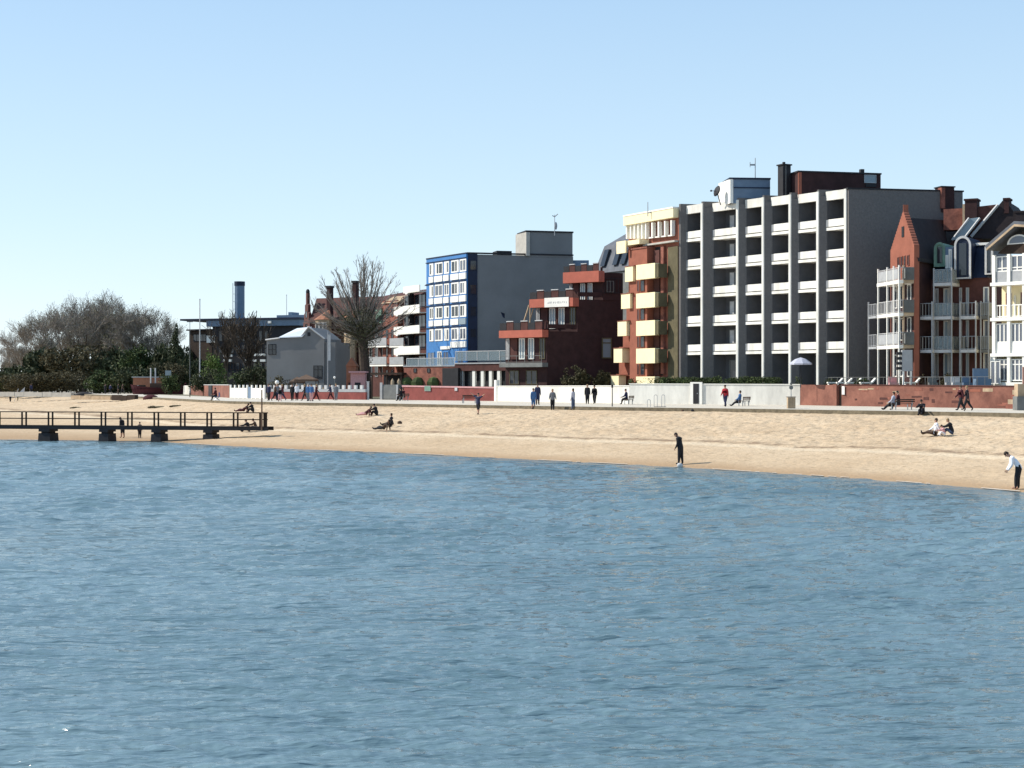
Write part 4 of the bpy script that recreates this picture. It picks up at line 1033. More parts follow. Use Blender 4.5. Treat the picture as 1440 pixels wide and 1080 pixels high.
def kiosks():
    for (x, w_, yt, yb, D, lab, m) in ((494, 14, 505, 545, 197, 'small salmon pink hut with pointed front beside the big tree trunk', 'rooforange'), (503, 20, 522, 548, 193, 'low pink hut with flat roof in front of the pointed hut', 'cpink')):
        R = thing('beach_hut', lab, 'hut', (P(x, D).x, D, ZP)); p = ORG[R.name]; wd = w_*D/F; z1 = Z(yt, D)
        mb = MB(); mb.box(p.x-wd/2, p.x+wd/2, p.y, p.y+2.5, ZP, z1-(.9 if yt < 510 else .2)); mb.build('wall', m, R)
        mb = MB()
        if yt < 510: mb.add([(p.x-wd/2-.1, p.y-.15, z1-.9), (p.x+wd/2+.1, p.y-.15, z1-.9), (p.x, p.y-.15, z1+.2), (p.x-wd/2-.1, p.y+2.6, z1-.9), (p.x+wd/2+.1, p.y+2.6, z1-.9), (p.x, p.y+2.6, z1+.2)],
                               [(0, 1, 2), (5, 4, 3), (0, 2, 5, 3), (1, 4, 5, 2), (0, 3, 4, 1)])
        else: mb.box(p.x-wd/2-.2, p.x+wd/2+.2, p.y-.4, p.y+2.7, z1-.198, z1)
        mb.build('roof', m if yt > 510 else 'rooforange', R)
        mb = MB(); mb.box(p.x-.35, p.x+.35, p.y-.05, p.y-.003, ZP+.4, ZP+2.0); mb.build('door', 'dark', R)
kiosks()

# ================================================================== sea wall segments
def wall_seg(name, label, x0, D0, x1, D1, yt0, yt1, m, th=.3, cap=None, capm='white', group=None, zb=ZP-.1, drop=0):
    f = Fr(P(x0, D0), P(x1, D1)); za, zb_ = f.Z(yt0, 0), f.Z(yt1, f.L)
    mb = MB(); mb.hexa([f.pt(0, .0, zb), f.pt(f.L, .0, zb), f.pt(f.L, -th, zb), f.pt(0, -th, zb), f.pt(0, .0, za), f.pt(f.L, .0, zb_), f.pt(f.L, -th, zb_), f.pt(0, -th, za)])
    R = thing(name, label, 'wall', (f.A.x, f.A.y, ZP), group); mb.build('wall_face', m, R)
    if cap:
        mb = MB(); mb.hexa([f.pt(-.03, .06, za+.003), f.pt(f.L+.03, .06, zb_+.003), f.pt(f.L+.03, -th-.05, zb_+.003), f.pt(-.03, -th-.05, za+.003), f.pt(-.03, .06, za+cap), f.pt(f.L+.03, .06, zb_+cap), f.pt(f.L+.03, -th-.05, zb_+cap), f.pt(-.03, -th-.05, za+cap)])
        mb.build('coping', capm, R)
    return f, R
def DWb(x): return (CZ-ZP)*F/(float(np.interp(x, [268, 322, 380, 480, 566, 696, 760, 862, 1000, 1125, 1210, 1440, 1600], [555, 559.5, 561, 562, 562.6, 564, 565.8, 567.5, 568.6, 569.7, 571.4, 575, 578]))-HZ)
wall_seg('red_sea_wall', 'painted red garden wall with pale coping in front of the pavilion', 566, DWb(566), 695, DWb(695), 544, 546.3, 'redwall', cap=.17, capm='cpink')
f_, R_ = wall_seg('white_sea_wall', 'lower white rendered wall along the promenade under the terraced building', 696, DWb(696), 885, DWb(885), 543.5, 543.2, 'render_white', cap=.08)
mb = MB(); f_.box(mb, 0, .45, .0, .1, ZP, f_.Z(534.5, 0)); f_.box(mb, 0, .45, -.3, -.002, ZP, f_.Z(534.5, 0)); mb.build('pillar', 'white', R_)
f_, R_ = wall_seg('white_sea_wall', 'higher white rendered wall with dark door below the hedge', 885.2, DWb(885)-.2, 1125, DWb(1125), 540.2, 541.2, 'render_white', cap=.07)
ua, ub = f_.U(971.5), f_.U(988); mb = MB(); f_.box(mb, ua, ub, .003, .14, ZP, f_.Z(537.3, ua)); o = mb.build('door_surround', 'white', R_)
ua, ub = f_.U(975.8), f_.U(983.8); mb = MB(); f_.box(mb, ua, ub, .142, .17, ZP+.05, f_.Z(539.5, ua)); o2 = mb.build('door', 'dark', R_)
mb = MB(); f_.box(mb, ub-.18, ub-.1, .171, .2, ZP+.95, ZP+1.05); mb.build('handle', 'steel', o2)
# brick promenade wall with a gateway
f_, R_ = wall_seg('brick_sea_wall', 'brick promenade wall section between the white wall and the gateway', 1125.3, DWb(1125), 1178, DWb(1178), 541, 541.2, 'promenade_brick')
mb = MB(); f_.box(mb, f_.L-.5, f_.L-.02, .0, .12, ZP, f_.Z(540.3, f_.L)); mb.build('pier', 'promenade_brick', R_)
f_, R_ = wall_seg('brick_sea_wall', 'long weathered brick promenade wall right of the gateway', 1183.5, DWb(1184), 1430, DWb(1430), 541.5, 543.5, 'promenade_brick', cap=.07, capm='brownbrick')
o = wall_seg('garden_gate', 'dark narrow gate in the gap of the brick promenade wall', 1178.3, DWb(1178)+.3, 1183.3, DWb(1184)+.3, 543, 543, 'darkwood')[1]; o['category'] = 'gate'
# patched stones
rr = random.Random(8)
for i in range(26):
    u = rr.uniform(0, f_.L-1.2); z = rr.uniform(ZP+.2, f_.Z(542, 0)-.3); w_ = rr.uniform(.25, 1.1); h = rr.uniform(.1, .3)
    mb = MB(); f_.box(mb, u, u+w_, .002, .012+.002*i/26, z, z+h); mb.build('repair_patch', rr.choice(['brick', 'sandstone', 'redbrick', 'brownbrick']), R_)
# left walls
f_, R_ = wall_seg('garden_wall', 'low reddish brick wall with dark gate left of the white fence', 268, 262, 322, DWb(322), 541.5, 541.8, 'promenade_brick', cap=.1, capm='curtain')
ua, ub = f_.U(294.5), f_.U(299); mb = MB(); f_.box(mb, ua, ub, .003, .15, ZP, f_.Z(542, ua)); mb.build('gate', 'dark', R_)
f_, R_ = wall_seg('white_wall_end', 'short white wall end at the left tip of the brick wall', 258, 266, 267.5, 262, 542, 542, 'render_white')
# white fence with battlement tops
f = Fr(P(323, DWb(323)), P(372, DWb(372))); R = thing('white_fence', 'bright white solid fence with tooth-like posts', 'fence', (f.A.x, f.A.y, ZP))
mb = MB(); f.box(mb, 0, f.U(348), -.12, 0, ZP+.05, f.Z(545.5, 2)); f.box(mb, f.U(353.5), f.L, -.12, 0, ZP+.05, f.Z(545.5, 2)); mb.build('panel', 'white', R)
for i, x in enumerate((324, 330, 336, 342, 347.5, 353.8, 360, 366, 371.5)):
    u = f.U(x); mb = MB(); f.box(mb, u-.14, u+.14, -.15, .04, ZP, f.Z(541.3, 2)); mb.build('post', 'white', R)
mb = MB(); f.box(mb, f.U(348.8), f.U(352.8), -.1, 0, ZP, f.Z(544, 2)); mb.build('gate', 'bluegrey', R)
f = Fr(P(376, DWb(376)), P(514, DWb(514))); R = thing('balustrade_wall', 'red painted base wall topped by pale battlement blocks behind the strollers', 'wall', (f.A.x, f.A.y, ZP))
mb = MB(); f.box(mb, 0, f.L, -.25, 0, ZP, f.Z(551, 5)); mb.build('red_base', 'redwall', R)
mb = MB(); f.box(mb, 0, f.L, -.22, .03, f.Z(550.9, 5), f.Z(547, 5)); mb.build('pale_band', 'lightgrey', R)
n = 17
for i in range(n):
    u = f.L*(i+.3)/n; mb = MB(); f.box(mb, u-.2, u+.22, -.21, .02, f.Z(546.9, 5), f.Z(541.6, 5)); mb.build('block', 'curtain', R)
p = P(517.5, 182); R = thing('gate_post', 'tall slim pale post at the end of the battlement wall', 'post', (p.x, p.y, ZP)); mb = MB(); mb.box(p.x-.13, p.x+.13, p.y-.13, p.y+.13, ZP, Z(537.5, 182)); mb.build('shaft', 'curtain', R)
mb = MB(); mb.box(p.x-.17, p.x+.17, p.y-.17, p.y+.17, Z(537.5, 182)+.003, Z(537, 182)+.06); mb.build('cap', 'curtain', R)
# grey container/gate house between the walls
f = Fr(P(536, 184), P(560, 182.5)); R = thing('service_shed', 'grey-green metal shed between the red walls', 'shed', (f.A.x, f.A.y, ZP))
mb = MB(); f.box(mb, 0, f.L, -2, 0, ZP, f.Z(541, 1)); mb.build('body', 'midgrey', R)
mb = MB(); f.box(mb, -.1, .25, .002, .12, ZP, f.Z(538, 1)); f.box(mb, f.L-.25, f.L+.05, .002, .12, ZP, f.Z(541, 1)); mb.build('corner_post', 'lightgrey', R)
mb = MB(); f.box(mb, .35, f.L-.35, .003, .05, ZP+.1, f.Z(543, 1)); mb.build('door', 'midgrey', R)
for x in (552, 561):
    p = P(x, 186); R = thing('parasol', 'closed pale parasol, '+('left' if x < 555 else 'right')+' one of two behind the grey shed', 'parasol', (p.x, p.y, ZP), 'closed parasols behind the grey shed')
    mb = MB(); mb.tube((p.x, p.y, ZP), (p.x, p.y, Z(532, 186)), .03); mb.build('pole', 'wood', R); mb = MB(); mb.tube((p.x, p.y, Z(541, 186)), (p.x, p.y, Z(536, 186)), .22, .2, n=8); mb.tube((p.x, p.y, Z(536, 186)), (p.x, p.y, Z(532.4, 186)), .2, .04, n=8); mb.build('canopy', 'sandstone', R)
# dark pergola roof behind shed
f = Fr(P(522, 190), P(566, 188)); R = thing('pergola', 'dark low garden shelter under the big bare tree', 'shelter', (f.A.x, f.A.y, ZP))
mb = MB(); f.box(mb, 0, f.L, -3, .2, f.Z(527, 1), f.Z(524, 1)); mb.build('roof', 'darkwood', R)
mb = MB(); f.box(mb, 0, f.L, -3, -2.8, ZP, f.Z(527.2, 1)); mb.build('back_panel', 'dark', R)
for u in (.1, f.L/2, f.L-.2): mb = MB(); f.box(mb, u, u+.12, 0, .12, ZP, f.Z(527.2, 1)); mb.build('post', 'darkwood', R)

# ================================================================== vegetation
def leaf_cloud(mb, blobs, n, size, rs, flat=.5):
    tot = sum(b[3]*b[4]*b[5] for b in blobs)
    for (x, y, z, rx, ry, rz) in blobs:
        k = int(n*rx*ry*rz/tot)
        for _ in range(k):
            v = rs.normal(size=3); v /= np.linalg.norm(v); r = rs.rand()**.38
            c = np.array((x+v[0]*rx*r, y+v[1]*ry*r, z+v[2]*rz*r))
            if mnoise.noise(Vector(c*.55)) < -.22: continue
            a = rs.normal(size=3); a /= np.linalg.norm(a); b_ = np.cross(a, rs.normal(size=3)); b_ /= np.linalg.norm(b_)
            s = size*(.5+rs.rand())
            mb.add([c-a*s, c+b_*s*flat, c+a*s, c-b_*s*flat], [(0, 1, 2, 3)])
def twigs(mb, p, d, ln, r, lv, rs, spread, n, up=.25, minr=.012, tips=None):
    segs = 3 if lv > 0 else 2
    q = Vector(p); dd = Vector(d)
    for s in range(segs):
        nd = (dd+Vector(rs.normal(size=3))*.13+Vector((0, 0, up*.3))).normalized(); e = q+nd*ln/segs
        mb.tube(q, e, max(minr, r*(1-s/segs*.5)), max(minr, r*(1-(s+1)/segs*.5)), n=5 if r > .08 else 3, cap=False)
        if lv > 0 and (s > 0 or lv < 3):
            for _ in range(n):
                a = Vector(rs.normal(size=3)); a = (a-nd*a.dot(nd)).normalized()
                cd_ = (nd*math.cos(spread)+a*math.sin(spread)+Vector((0, 0, up))).normalized()
                twigs(mb, q.lerp(e, rs.rand()*.7+.3), cd_, ln*(.55+.25*rs.rand()), r*.45, lv-1, rs, spread, n, up, minr, tips)
        q = e; dd = nd
    if tips is not None and lv <= 1: tips.append(tuple(q))
def bare_tree(label, loc, H, W, seed, buds=None, group=None, lv=4, limbs=7, low=.25, up=.3, spread=.6, nn=2, minr=.014, name='bare_tree', twm='twig'):
    rs = np.random.RandomState(seed); R = thing(name, label, 'tree', loc, group); o = Vector(loc)
    mt = MB(); mc = MB(); tips = []
    tr = H*.022
    mt.tube(o-Vector((0, 0, .3)), o+Vector((0, 0, H*low)), tr*1.3, tr, n=9, cap=False)
    mt.tube(o+Vector((0, 0, H*low)), o+Vector((.1, 0, H*low*1.8)), tr, tr*.6, n=8, cap=False)
    for i in range(limbs):
        t = 2*math.pi*(i+rs.rand()*.5)/limbs; lean = (.25+.55*(i % 3)/2)
        d = Vector((math.cos(t)*lean*W/H*1.5, math.sin(t)*lean*W/H*1.5, 1)).normalized(); base = o+Vector((0, 0, H*low*(.75+.6*rs.rand())))
        L1 = H*(.34+.08*rs.rand()); q = base+d*L1*.5; e = q+(d+Vector((0, 0, .2))).normalized()*L1*.5
        mt.tube(base, q, tr*.55, tr*.4, n=6, cap=False); mt.tube(q, e, tr*.4, tr*.25, n=5, cap=False)
        for b_, dl in ((q, .8), (e, 1.0), (e, 1.0), (base.lerp(q, .6), .7)):
            a = Vector(rs.normal(size=3)); a.z = abs(a.z)*.3
            twigs(mc, b_, (d+a*.45).normalized(), H*.22*dl, tr*.26, lv-1, rs, spread, nn, up, minr, tips)
    mt.build('trunk', 'bark', R); mc.build('crown', twm, R)
    if buds:
        mb = MB(); bm_, k, sz = buds
        for tp in tips:
            for _ in range(k):
                c = np.array(tp)+rs.normal(size=3)*H*.018; a = rs.normal(size=3)*sz; b_ = rs.normal(size=3)*sz
                mb.add([c-a, c+b_, c+a, c-b_], [(0, 1, 2, 3)])
        mb.build('buds', bm_, R)
    return R
def bush(label, loc, W, H, seed, m='hedge', n=2600, size=.16, name='bush', group=None, dep=None, trunk=True):
    rs = np.random.RandomState(seed); R = thing(name, label, 'tree' if 'tree' in name else 'bush', loc, group); o = Vector(loc); dep = dep or W*.8
    bl = []
    for i in range(9):
        bl.append((o.x+(rs.rand()-.5)*W*.72, o.y+(rs.rand()-.5)*dep*.6, o.z+H*(.28+.42*rs.rand()), W*(.16+.12*rs.rand()), dep*.25, H*(.2+.1*rs.rand())))
    bl.append((o.x, o.y, o.z+H*.35, W*.42, dep*.4, H*.35)); bl.append((o.x+(rs.rand()-.5)*W*.3, o.y, o.z+H*.75, W*.2, dep*.2, H*.25))
    mb = MB(); leaf_cloud(mb, bl, n, size, rs)
    mt = MB()
    for i in range(6):
        t = i*1.05+rs.rand(); e = o+Vector((math.cos(t)*W*.3, math.sin(t)*dep*.3, H*(.5+.35*rs.rand()))); mt.tube(o-Vector((0, 0, .1)), e, H*.02, H*.006, n=4, cap=False)
    mt.build('stems', 'bark', R); mb.build('crown', m, R)
    return R
def copy_tree(src, loc, rot, sc, label, group=None):
    r = src.copy(); COL.objects.link(r); r.location = loc; r.rotation_euler = (0, 0, rot); r.scale = sc; r['label'] = label
    if group: r['group'] = group
    for ch in list(src.children):
        c = ch.copy(); COL.objects.link(c); c.parent = r
    return r

# the big pollarded tree
p = P(510, 197)
R = thing('pollard_tree', 'big bare tree with thick dark trunk and fan of upright branches', 'tree', (p.x, p.y, ZP)); rs = np.random.RandomState(31)
mt = MB(); mc = MB(); z0 = Z(492, 197)
mt.tube((p.x+.5, p.y, ZP-.2), (p.x+.1, p.y, z0), .8, .62, n=10, cap=False); mt.tube((p.x+.1, p.y, z0), (p.x-.3, p.y, z0+3.2), .62, .3, n=8, cap=False)
for i in range(52):
    th = rad(float(np.clip(rs.normal(0, 44), -76, 76))); ph = rs.rand()*math.pi*2
    hx = math.sin(th); d = Vector((hx, abs(math.sin(th))*math.cos(ph)*.8, math.cos(th))).normalized()
    q = Vector((p.x-.1+hx*.5, p.y, z0+1.0+rs.rand()*2.6)); Lb = (Z(361, 197)-q.z)*(.82+.2*rs.rand())*(1-.20*abs(th)/1.1); n_ = 7; r0 = .10+.05*rs.rand()
    if i < 9: r0 = .2
    pts = [q]
    for s in range(n_):
        d = (d+Vector(rs.normal(size=3))*.06+Vector((0, 0, .045))).normalized(); q = q+d*Lb/n_; pts.append(q)
        t0, t1 = s/n_, (s+1)/n_
        mt_ = mt if i < 9 and s < 4 else mc
        mt_.tube(pts[-2], q, max(.022, r0*(1-t0*.85)), max(.02, r0*(1-t1*.85)), n=4, cap=False)
        if s >= 1:
            for k in range(3):
                a_ = Vector(rs.normal(size=3)); a_ = (a_-d*a_.dot(d)).normalized(); dd = (d*.9+a_*.42+Vector((0, 0, .12))).normalized(); ln = (1.9-.9*t1)*(.6+.5*rs.rand()); b0 = pts[-2].lerp(q, rs.rand()); b1 = b0+dd*ln*.5; b2 = b1+(dd+Vector((0, 0, .22))+Vector(rs.normal(size=3))*.1).normalized()*ln*.5
                mc.tube(b0, b1, .024, .018, n=3, cap=False); mc.tube(b1, b2, .018, .013, n=3, cap=False)
                for m_ in range(2): a2 = (dd+Vector(rs.normal(size=3))*.35).normalized(); mc.tube(b1, b1+a2*ln*.4, .014, .012, n=3, cap=False)
mt.build('trunk', 'bark', R); mc.build('crown', 'twig', R)
# inner thicket of the big tree (its dark ivy-like core)
rs = np.random.RandomState(5); mb = MB(); q = p
leaf_cloud(mb, [(q.x-.2, q.y, Z(462, 197), 3.1, 2.2, 3.0), (q.x+1.2, q.y, Z(450, 197), 2.4, 1.8, 2.0), (q.x-2.0, q.y, Z(458, 197), 1.9, 1.3, 2.2), (q.x+.4, q.y, Z(488, 197), 1.3, 1.2, 2.6)], 9000, .10, rs, .4)
mb.build('ivy_growth', 'ivy', bpy.data.objects['pollard_tree'])

# trees on the left horizon: three crowns reused
GT = 'bare trees behind the left beach'
lt = [(118, 420, 330, 1.15, 'tallest'), (66, 442, 320, 1.0, ''), (150, 426, 335, 1.2, ''), (92, 436, 345, 1.1, ''), (185, 436, 325, 1.0, ''), (212, 446, 322, .95, ''), (38, 462, 330, .9, ''), (135, 432, 352, 1.2, ''), (4, 492, 360, 1.0, ''), (20, 486, 350, 1.0, ''), (168, 434, 345, 1.2, ''), (232, 462, 335, .9, '')]
labs = ['bare tree at the highest point of the left wood', 'grey bare tree on the left shoulder of the wood', 'bare tree just right of the highest crown', 'bare tree with budding twigs left of the highest crown',
        'brown twigged tree on the right slope of the wood', 'reddish bare tree near the dark evergreen', 'small pale bare tree at the left slope of the wood', 'bare tree directly behind the highest crown',
        'distant bare tree at the left picture edge', 'distant bare tree second from the left picture edge', 'bare tree in the middle of the right half of the wood', 'low bare tree between wood and flagpole']
protos = []
for i, (x, yt, D, sc, _) in enumerate(lt):
    loc = Vector((P(x, D).x, D, ZP)); H = Z(yt, D)-ZP
    if i < 3:
        R = bare_tree(labs[i], loc, H, H*.62, 40+i, buds=('bud', 1, .05), group=GT, lv=4, limbs=5, low=.24, up=.22, spread=.65, nn=2, minr=.026); protos.append((R, H))
    else:
        R0, H0 = protos[i % 3]; s = H/H0; copy_tree(R0, loc, i*1.3, (s*1.05, s*1.05, s), labs[i])
# undergrowth mass as separate shrubs
GB = 'dark shrubs below the left wood'
b0 = [(20, 512, 300, 60, 'leafdark'), (60, 488, 305, 70, 'leafdark'), (110, 482, 300, 80, 'leafbrown'), (160, 486, 302, 70, 'leafdark'), (205, 482, 300, 66, 'hedge'), (245, 478, 298, 50, 'leafdark'),
      (85, 520, 285, 60, 'leafbrown'), (140, 518, 284, 56, 'hedge'), (35, 524, 285, 60, 'leafbrown'), (190, 512, 284, 60, 'leafdark'), (235, 508, 283, 50, 'leafbrown'), (-6, 520, 310, 50, 'leafdark'), (262, 500, 290, 34, 'leafdark')]
names = ['dark thicket at the far left edge', 'tall dark thicket below the left slope', 'brownish thicket under the highest tree', 'dark thicket in the middle of the wood edge', 'olive thicket on the right half of the wood', 'dark thicket beside the evergreen',
         'low brown scrub left of the bin', 'low green scrub behind the bin', 'low brown scrub by the stone beach wall', 'low dark scrub behind the red boat', 'low brown scrub right of the red boat', 'thicket cut by the left picture edge', 'narrow dark thicket left of the flagpole']
BP = {}
for i, (x, yt, D, wpx, m) in enumerate(b0):
    loc = Vector((P(x, D).x, D, ZP)); H = Z(yt, D)-ZP; W = wpx*D/F*1.25
    if m not in BP:
        BP[m] = (bush(names[i], loc, W, H, 60+i, m, n=7000, size=.30, group=GB), W, H)
    else:
        R0, W0, H0 = BP[m]; copy_tree(R0, loc, i*2.1, (W/W0, W/W0, H/H0), names[i])
# evergreen
R = thing('evergreen_tree', 'dark pointed evergreen standing at the right end of the wood', 'tree', (P(247, 292).x, 292, ZP)); p = ORG[R.name]; H = Z(455, 292)-ZP
mb = MB(); mb.tube(p, p+Vector((0, 0, H*.9)), .25, .05); mb.build('trunk', 'bark', R); mb = MB(); rs = np.random.RandomState(9)
for i in range(11):
    t = i/10; leaf_cloud(mb, [(p.x+rs.normal()*.2, p.y, p.z+H*(.2+.74*t), 2.4*(1-t*.85), 2.2*(1-t*.85), H*.07)], int(600*(1.1-t)), .2, rs)
mb.build('crown', 'leafdark', R)
# bushes around the left houses
for (x, yt, yb, D, wpx, m, lab) in ((302, 482, 545, 250, 36, 'leafgreen', 'fresh green shrub right of the tall flagpole'), (290, 516, 550, 240, 44, 'leafdark', 'dark hedge bush behind the low brick wall'), (325, 520, 550, 230, 44, 'hedge', 'rounded bush behind the white fence'),
        (355, 512, 550, 225, 40, 'leafdark', 'dark bush beside the grey house'), (240, 524, 552, 262, 30, 'hedge', 'small greyish bush right of the red boat'), (398, 528, 548, 200, 38, 'leafbrown', 'brown dry bush in front of the grey house'),
        (366, 506, 545, 228, 26, 'leafdark', 'dark conifer-like bush at the corner of the grey house'), (810, 513, 545, 163, 34, 'leafbrown', 'leafless brown shrub against the dark terraced wall'), (848, 520, 545, 164, 20, 'leafbrown', 'small brown shrub right of the leafless one at the dark wall')):
    W = wpx*D/F*1.15; zb = ZP if x < 700 else 4.25; H = Z(yt, D)-zb
    bush(lab, Vector((P(x, D).x, D, zb)), W, H, int(x), m, n=2600, size=.15)
bare_tree('small bare tree in front of the long flat building', (P(318, 262).x, 262, ZP), Z(446, 262)-ZP, 6, 77, lv=3, limbs=5, minr=.035, twm='bark')
bare_tree('dark bare tree with thick limbs left of the grey house', (P(352, 250).x, 250, ZP), Z(448, 250)-ZP, 5, 78, lv=3, limbs=5, minr=.045, twm='bark')
# hedge on top of the white wall
rs = np.random.RandomState(2); mb = MB(); k = 0
for x in np.arange(888, 1124, 1.6):
    D = DWb(x)+1.0; p_ = P(x, D); h = .16+.10*mnoise.noise(Vector((x*.05, 0, 0)))+(.0 if x > 905 else -.15+.15*(x-888)/17)
    leaf_cloud(mb, [(p_.x, p_.y+.3, 4.72+h*.5, .4, .6, .36+h*.6)], 90, .075, rs)
o = mb.build('hedge', 'hedge'); tag(o, 'long clipped green hedge on top of the white sea wall', 'hedge')
# planting strip in front of the old houses
for i, (x, w_, h, m, lab) in enumerate(((1170, 30, .5, 'leafdark', 'low dark shrub left of the balcony tower'), (1212, 30, .5, 'hedge', 'low green shrub below the grey gable wall'), (1300, 18, .8, 'leafbrown', 'bare-looking shrub in front of the dormer house'),
                                     (1330, 16, .9, 'leafbrown', 'pale dry shrub below the middle balconies'), (1352, 20, .6, 'hedge', 'low green shrub near the dark parasol base'), (1262, 24, .5, 'hedge', 'green shrub beside the white garden chairs'))):
    D = DWb(x)+3.5; W = w_*D/F; bush(lab, Vector((P(x, D).x, D, 4.2)), W, h+.45, 300+i, m, n=900, size=.07, dep=.8)
# ================================================================== people
PN = [0]
POSES = dict(
 stand=dict(hip=(4, -3), knee=(2, 3), sh=(4, -6), ab=(9, 8), el=(12, 15), lean=1, neck=2),
 walk=dict(hip=(24, -16), knee=(6, 22), sh=(-18, 22), ab=(7, 8), el=(18, 26), lean=4, neck=4),
 pockets=dict(hip=(3, -2), knee=(1, 2), sh=(-8, -6), ab=(16, 16), el=(45, 42), lean=2, neck=8),
 lookdown=dict(hip=(6, -4), knee=(3, 4), sh=(-2, -8), ab=(5, 6), el=(30, 16), lean=12, neck=40),
 bend=dict(hip=(16, 6), knee=(12, 10), sh=(2, 10), ab=(6, 6), el=(34, 24), lean=38, neck=24),
 armsup=dict(hip=(12, -10), knee=(4, 6), sh=(20, 24), ab=(118, 128), el=(8, 12), lean=0, neck=0),
 phone=dict(hip=(3, -3), knee=(2, 2), sh=(18, 20), ab=(8, 8), el=(85, 92), lean=4, neck=20),
 bench=dict(hip=(84, 80), knee=(78, 66), sh=(24, 28), ab=(8, 8), el=(42, 38), lean=6, neck=10),
 benchstretch=dict(hip=(76, 80), knee=(30, 38), sh=(20, 30), ab=(8, 8), el=(40, 30), lean=-6, neck=10),
 groundsit=dict(hip=(126, 118), knee=(98, 88), sh=(58, 62), ab=(10, 10), el=(30, 26), lean=18, neck=14),
 groundlong=dict(hip=(98, 108), knee=(14, 46), sh=(-32, 40), ab=(12, 8), el=(6, 20), lean=-4, neck=10),
 recline=dict(hip=(88, 104), knee=(8, 48), sh=(-20, -18), ab=(20, 20), el=(20, 20), lean=-52, neck=30),
)
def person(label, loc, pose, head, top, legs, hair='hairdark', h=1.74, longhair=False, shoes='black', coat=False, barelegs=False, group=None, bare=False):
    q = POSES[pose]; k = h/1.75; PN[0] += 1; rs = random.Random(PN[0]*7)
    J = {}; bones = []
    l = rad(q['lean']); up = Vector((0, math.sin(l), math.cos(l))); nl = rad(q['lean']+q['neck']); nu = Vector((0, math.sin(nl), math.cos(nl)))
    V = Vector
    J['pel'] = (V((0, 0, 0)), .175, 'legs'); J['waist'] = (up*.2, .165, 'top'); J['chest'] = (up*.38+V((0, .005, 0)), .19, 'top'); J['col'] = (up*.50, .10, 'top')
    J['neck'] = (up*.53+nu*.05, .052, 'skin'); J['hd'] = (up*.53+nu*.15+V((0, .012, 0)), .085, 'skin'); J['ht'] = (up*.53+nu*.235, .098, 'skin')
    E = [('pel', 'waist'), ('waist', 'chest'), ('chest', 'col'), ('col', 'neck'), ('neck', 'hd'), ('hd', 'ht')]
    for i, sx in enumerate((-1, 1)):
        hp, kn = rad(q['hip'][i]), rad(q['hip'][i]-q['knee'][i]); s = 'LR'[i]
        a = V((sx*.085, 0, -.06)); b = a+V((sx*.01, math.sin(hp), -math.cos(hp))).normalized()*.42; c = b+V((0, math.sin(kn), -math.cos(kn)))*.42
        fa = kn+ (0 if abs(q['hip'][i]) < 60 else 0); t = c+V((sx*.02, math.cos(fa)*.17, math.sin(fa)*.17))-V((0, math.sin(-kn), math.cos(kn)))*.03
        J['h'+s] = (a, .125, 'legs'); J['k'+s] = (b, .088, 'shin' if barelegs else 'legs'); J['a'+s] = (c, .056, 'shoe'); J['t'+s] = (t, .045, 'shoe')
        E += [('pel', 'h'+s), ('h'+s, 'k'+s), ('k'+s, 'a'+s), ('a'+s, 't'+s)]
        sh, ab, el = rad(q['sh'][i]), rad(q['ab'][i]), rad(q['sh'][i]+q['el'][i])
        S0 = up*.46+V((sx*.165, 0, 0)); d1 = V((sx*math.sin(ab), math.sin(sh)*abs(math.cos(ab)) if ab < 1.5 else math.sin(sh)*.3, -math.cos(sh)*math.cos(ab))).normalized()
        d2 = V((sx*math.sin(ab)*.7, math.sin(el)*max(.3, math.cos(ab)), -math.cos(el)*math.cos(ab))).normalized()
        e_ = S0+d1*.285; w_ = e_+d2*.25; hd = w_+d2*.07
        J['s'+s] = (S0, .088, 'top'); J['e'+s] = (e_, .066, 'top'); J['w'+s] = (w_, .042, 'skin'); J['p'+s] = (hd, .036, 'skin')
        E += [('col', 's'+s), ('s'+s, 'e'+s), ('e'+s, 'w'+s), ('w'+s, 'p'+s)]
        J['_d'+s] = (d2, sx, None)
    names = [n for n in J if n[0] != '_']; idx = {n: i for i, n in enumerate(names)}
    me = bpy.data.meshes.new('tmp'); me.from_pydata([tuple(J[n][0]) for n in names], [(idx[a], idx[b]) for a, b in E], [])
    ob = bpy.data.objects.new('tmp', me); COL.objects.link(ob)
    md = ob.modifiers.new('s', 'SKIN'); sub = ob.modifiers.new('u', 'SUBSURF'); sub.levels = 1; sub.render_levels = 1
    for n in names:
        sv = me.skin_vertices[0].data[idx[n]]; bf = 1.13 if J[n][2] in ('top', 'legs') else 1.0; sv.radius = (J[n][1]*bf, J[n][1]*bf*(.72 if n in ('pel', 'waist', 'chest') else 1)); sv.use_root = (n == 'pel')
    dg = bpy.context.evaluated_depsgraph_get(); ev = ob.evaluated_get(dg); nm = ev.to_mesh()
    vs = [v.co.copy() for v in nm.vertices]; fs = [tuple(p.vertices) for p in nm.polygons]; ev.to_mesh_clear()
    bpy.data.objects.remove(ob); bpy.data.meshes.remove(me)
    mats = [top, legs, 'skin', shoes, 'dark']; ti = dict(top=0, legs=1, skin=2, shoe=3, shin=2)
    segs = []
    for a, b in E:
        key = b
        mi = ti[J[key][2]]
        if b[0] == 'k': mi = 1
        if b[0] == 'a': mi = 2 if barelegs else 1
        if b[0] == 'w': mi = 2 if bare else 0
        if b == 'neck': mi = 2
        if b[0] == 's' or b == 'waist': mi = 0
        if b[0] == 'h' and b != 'hd' and b != 'ht': mi = 0 if coat else 1
        if coat and b[0] == 'k': mi = 0
        segs.append((J[a][0], J[b][0], mi, J[b][1]))
    mb = MB(); mb.v = [tuple(v*k) for v in vs]
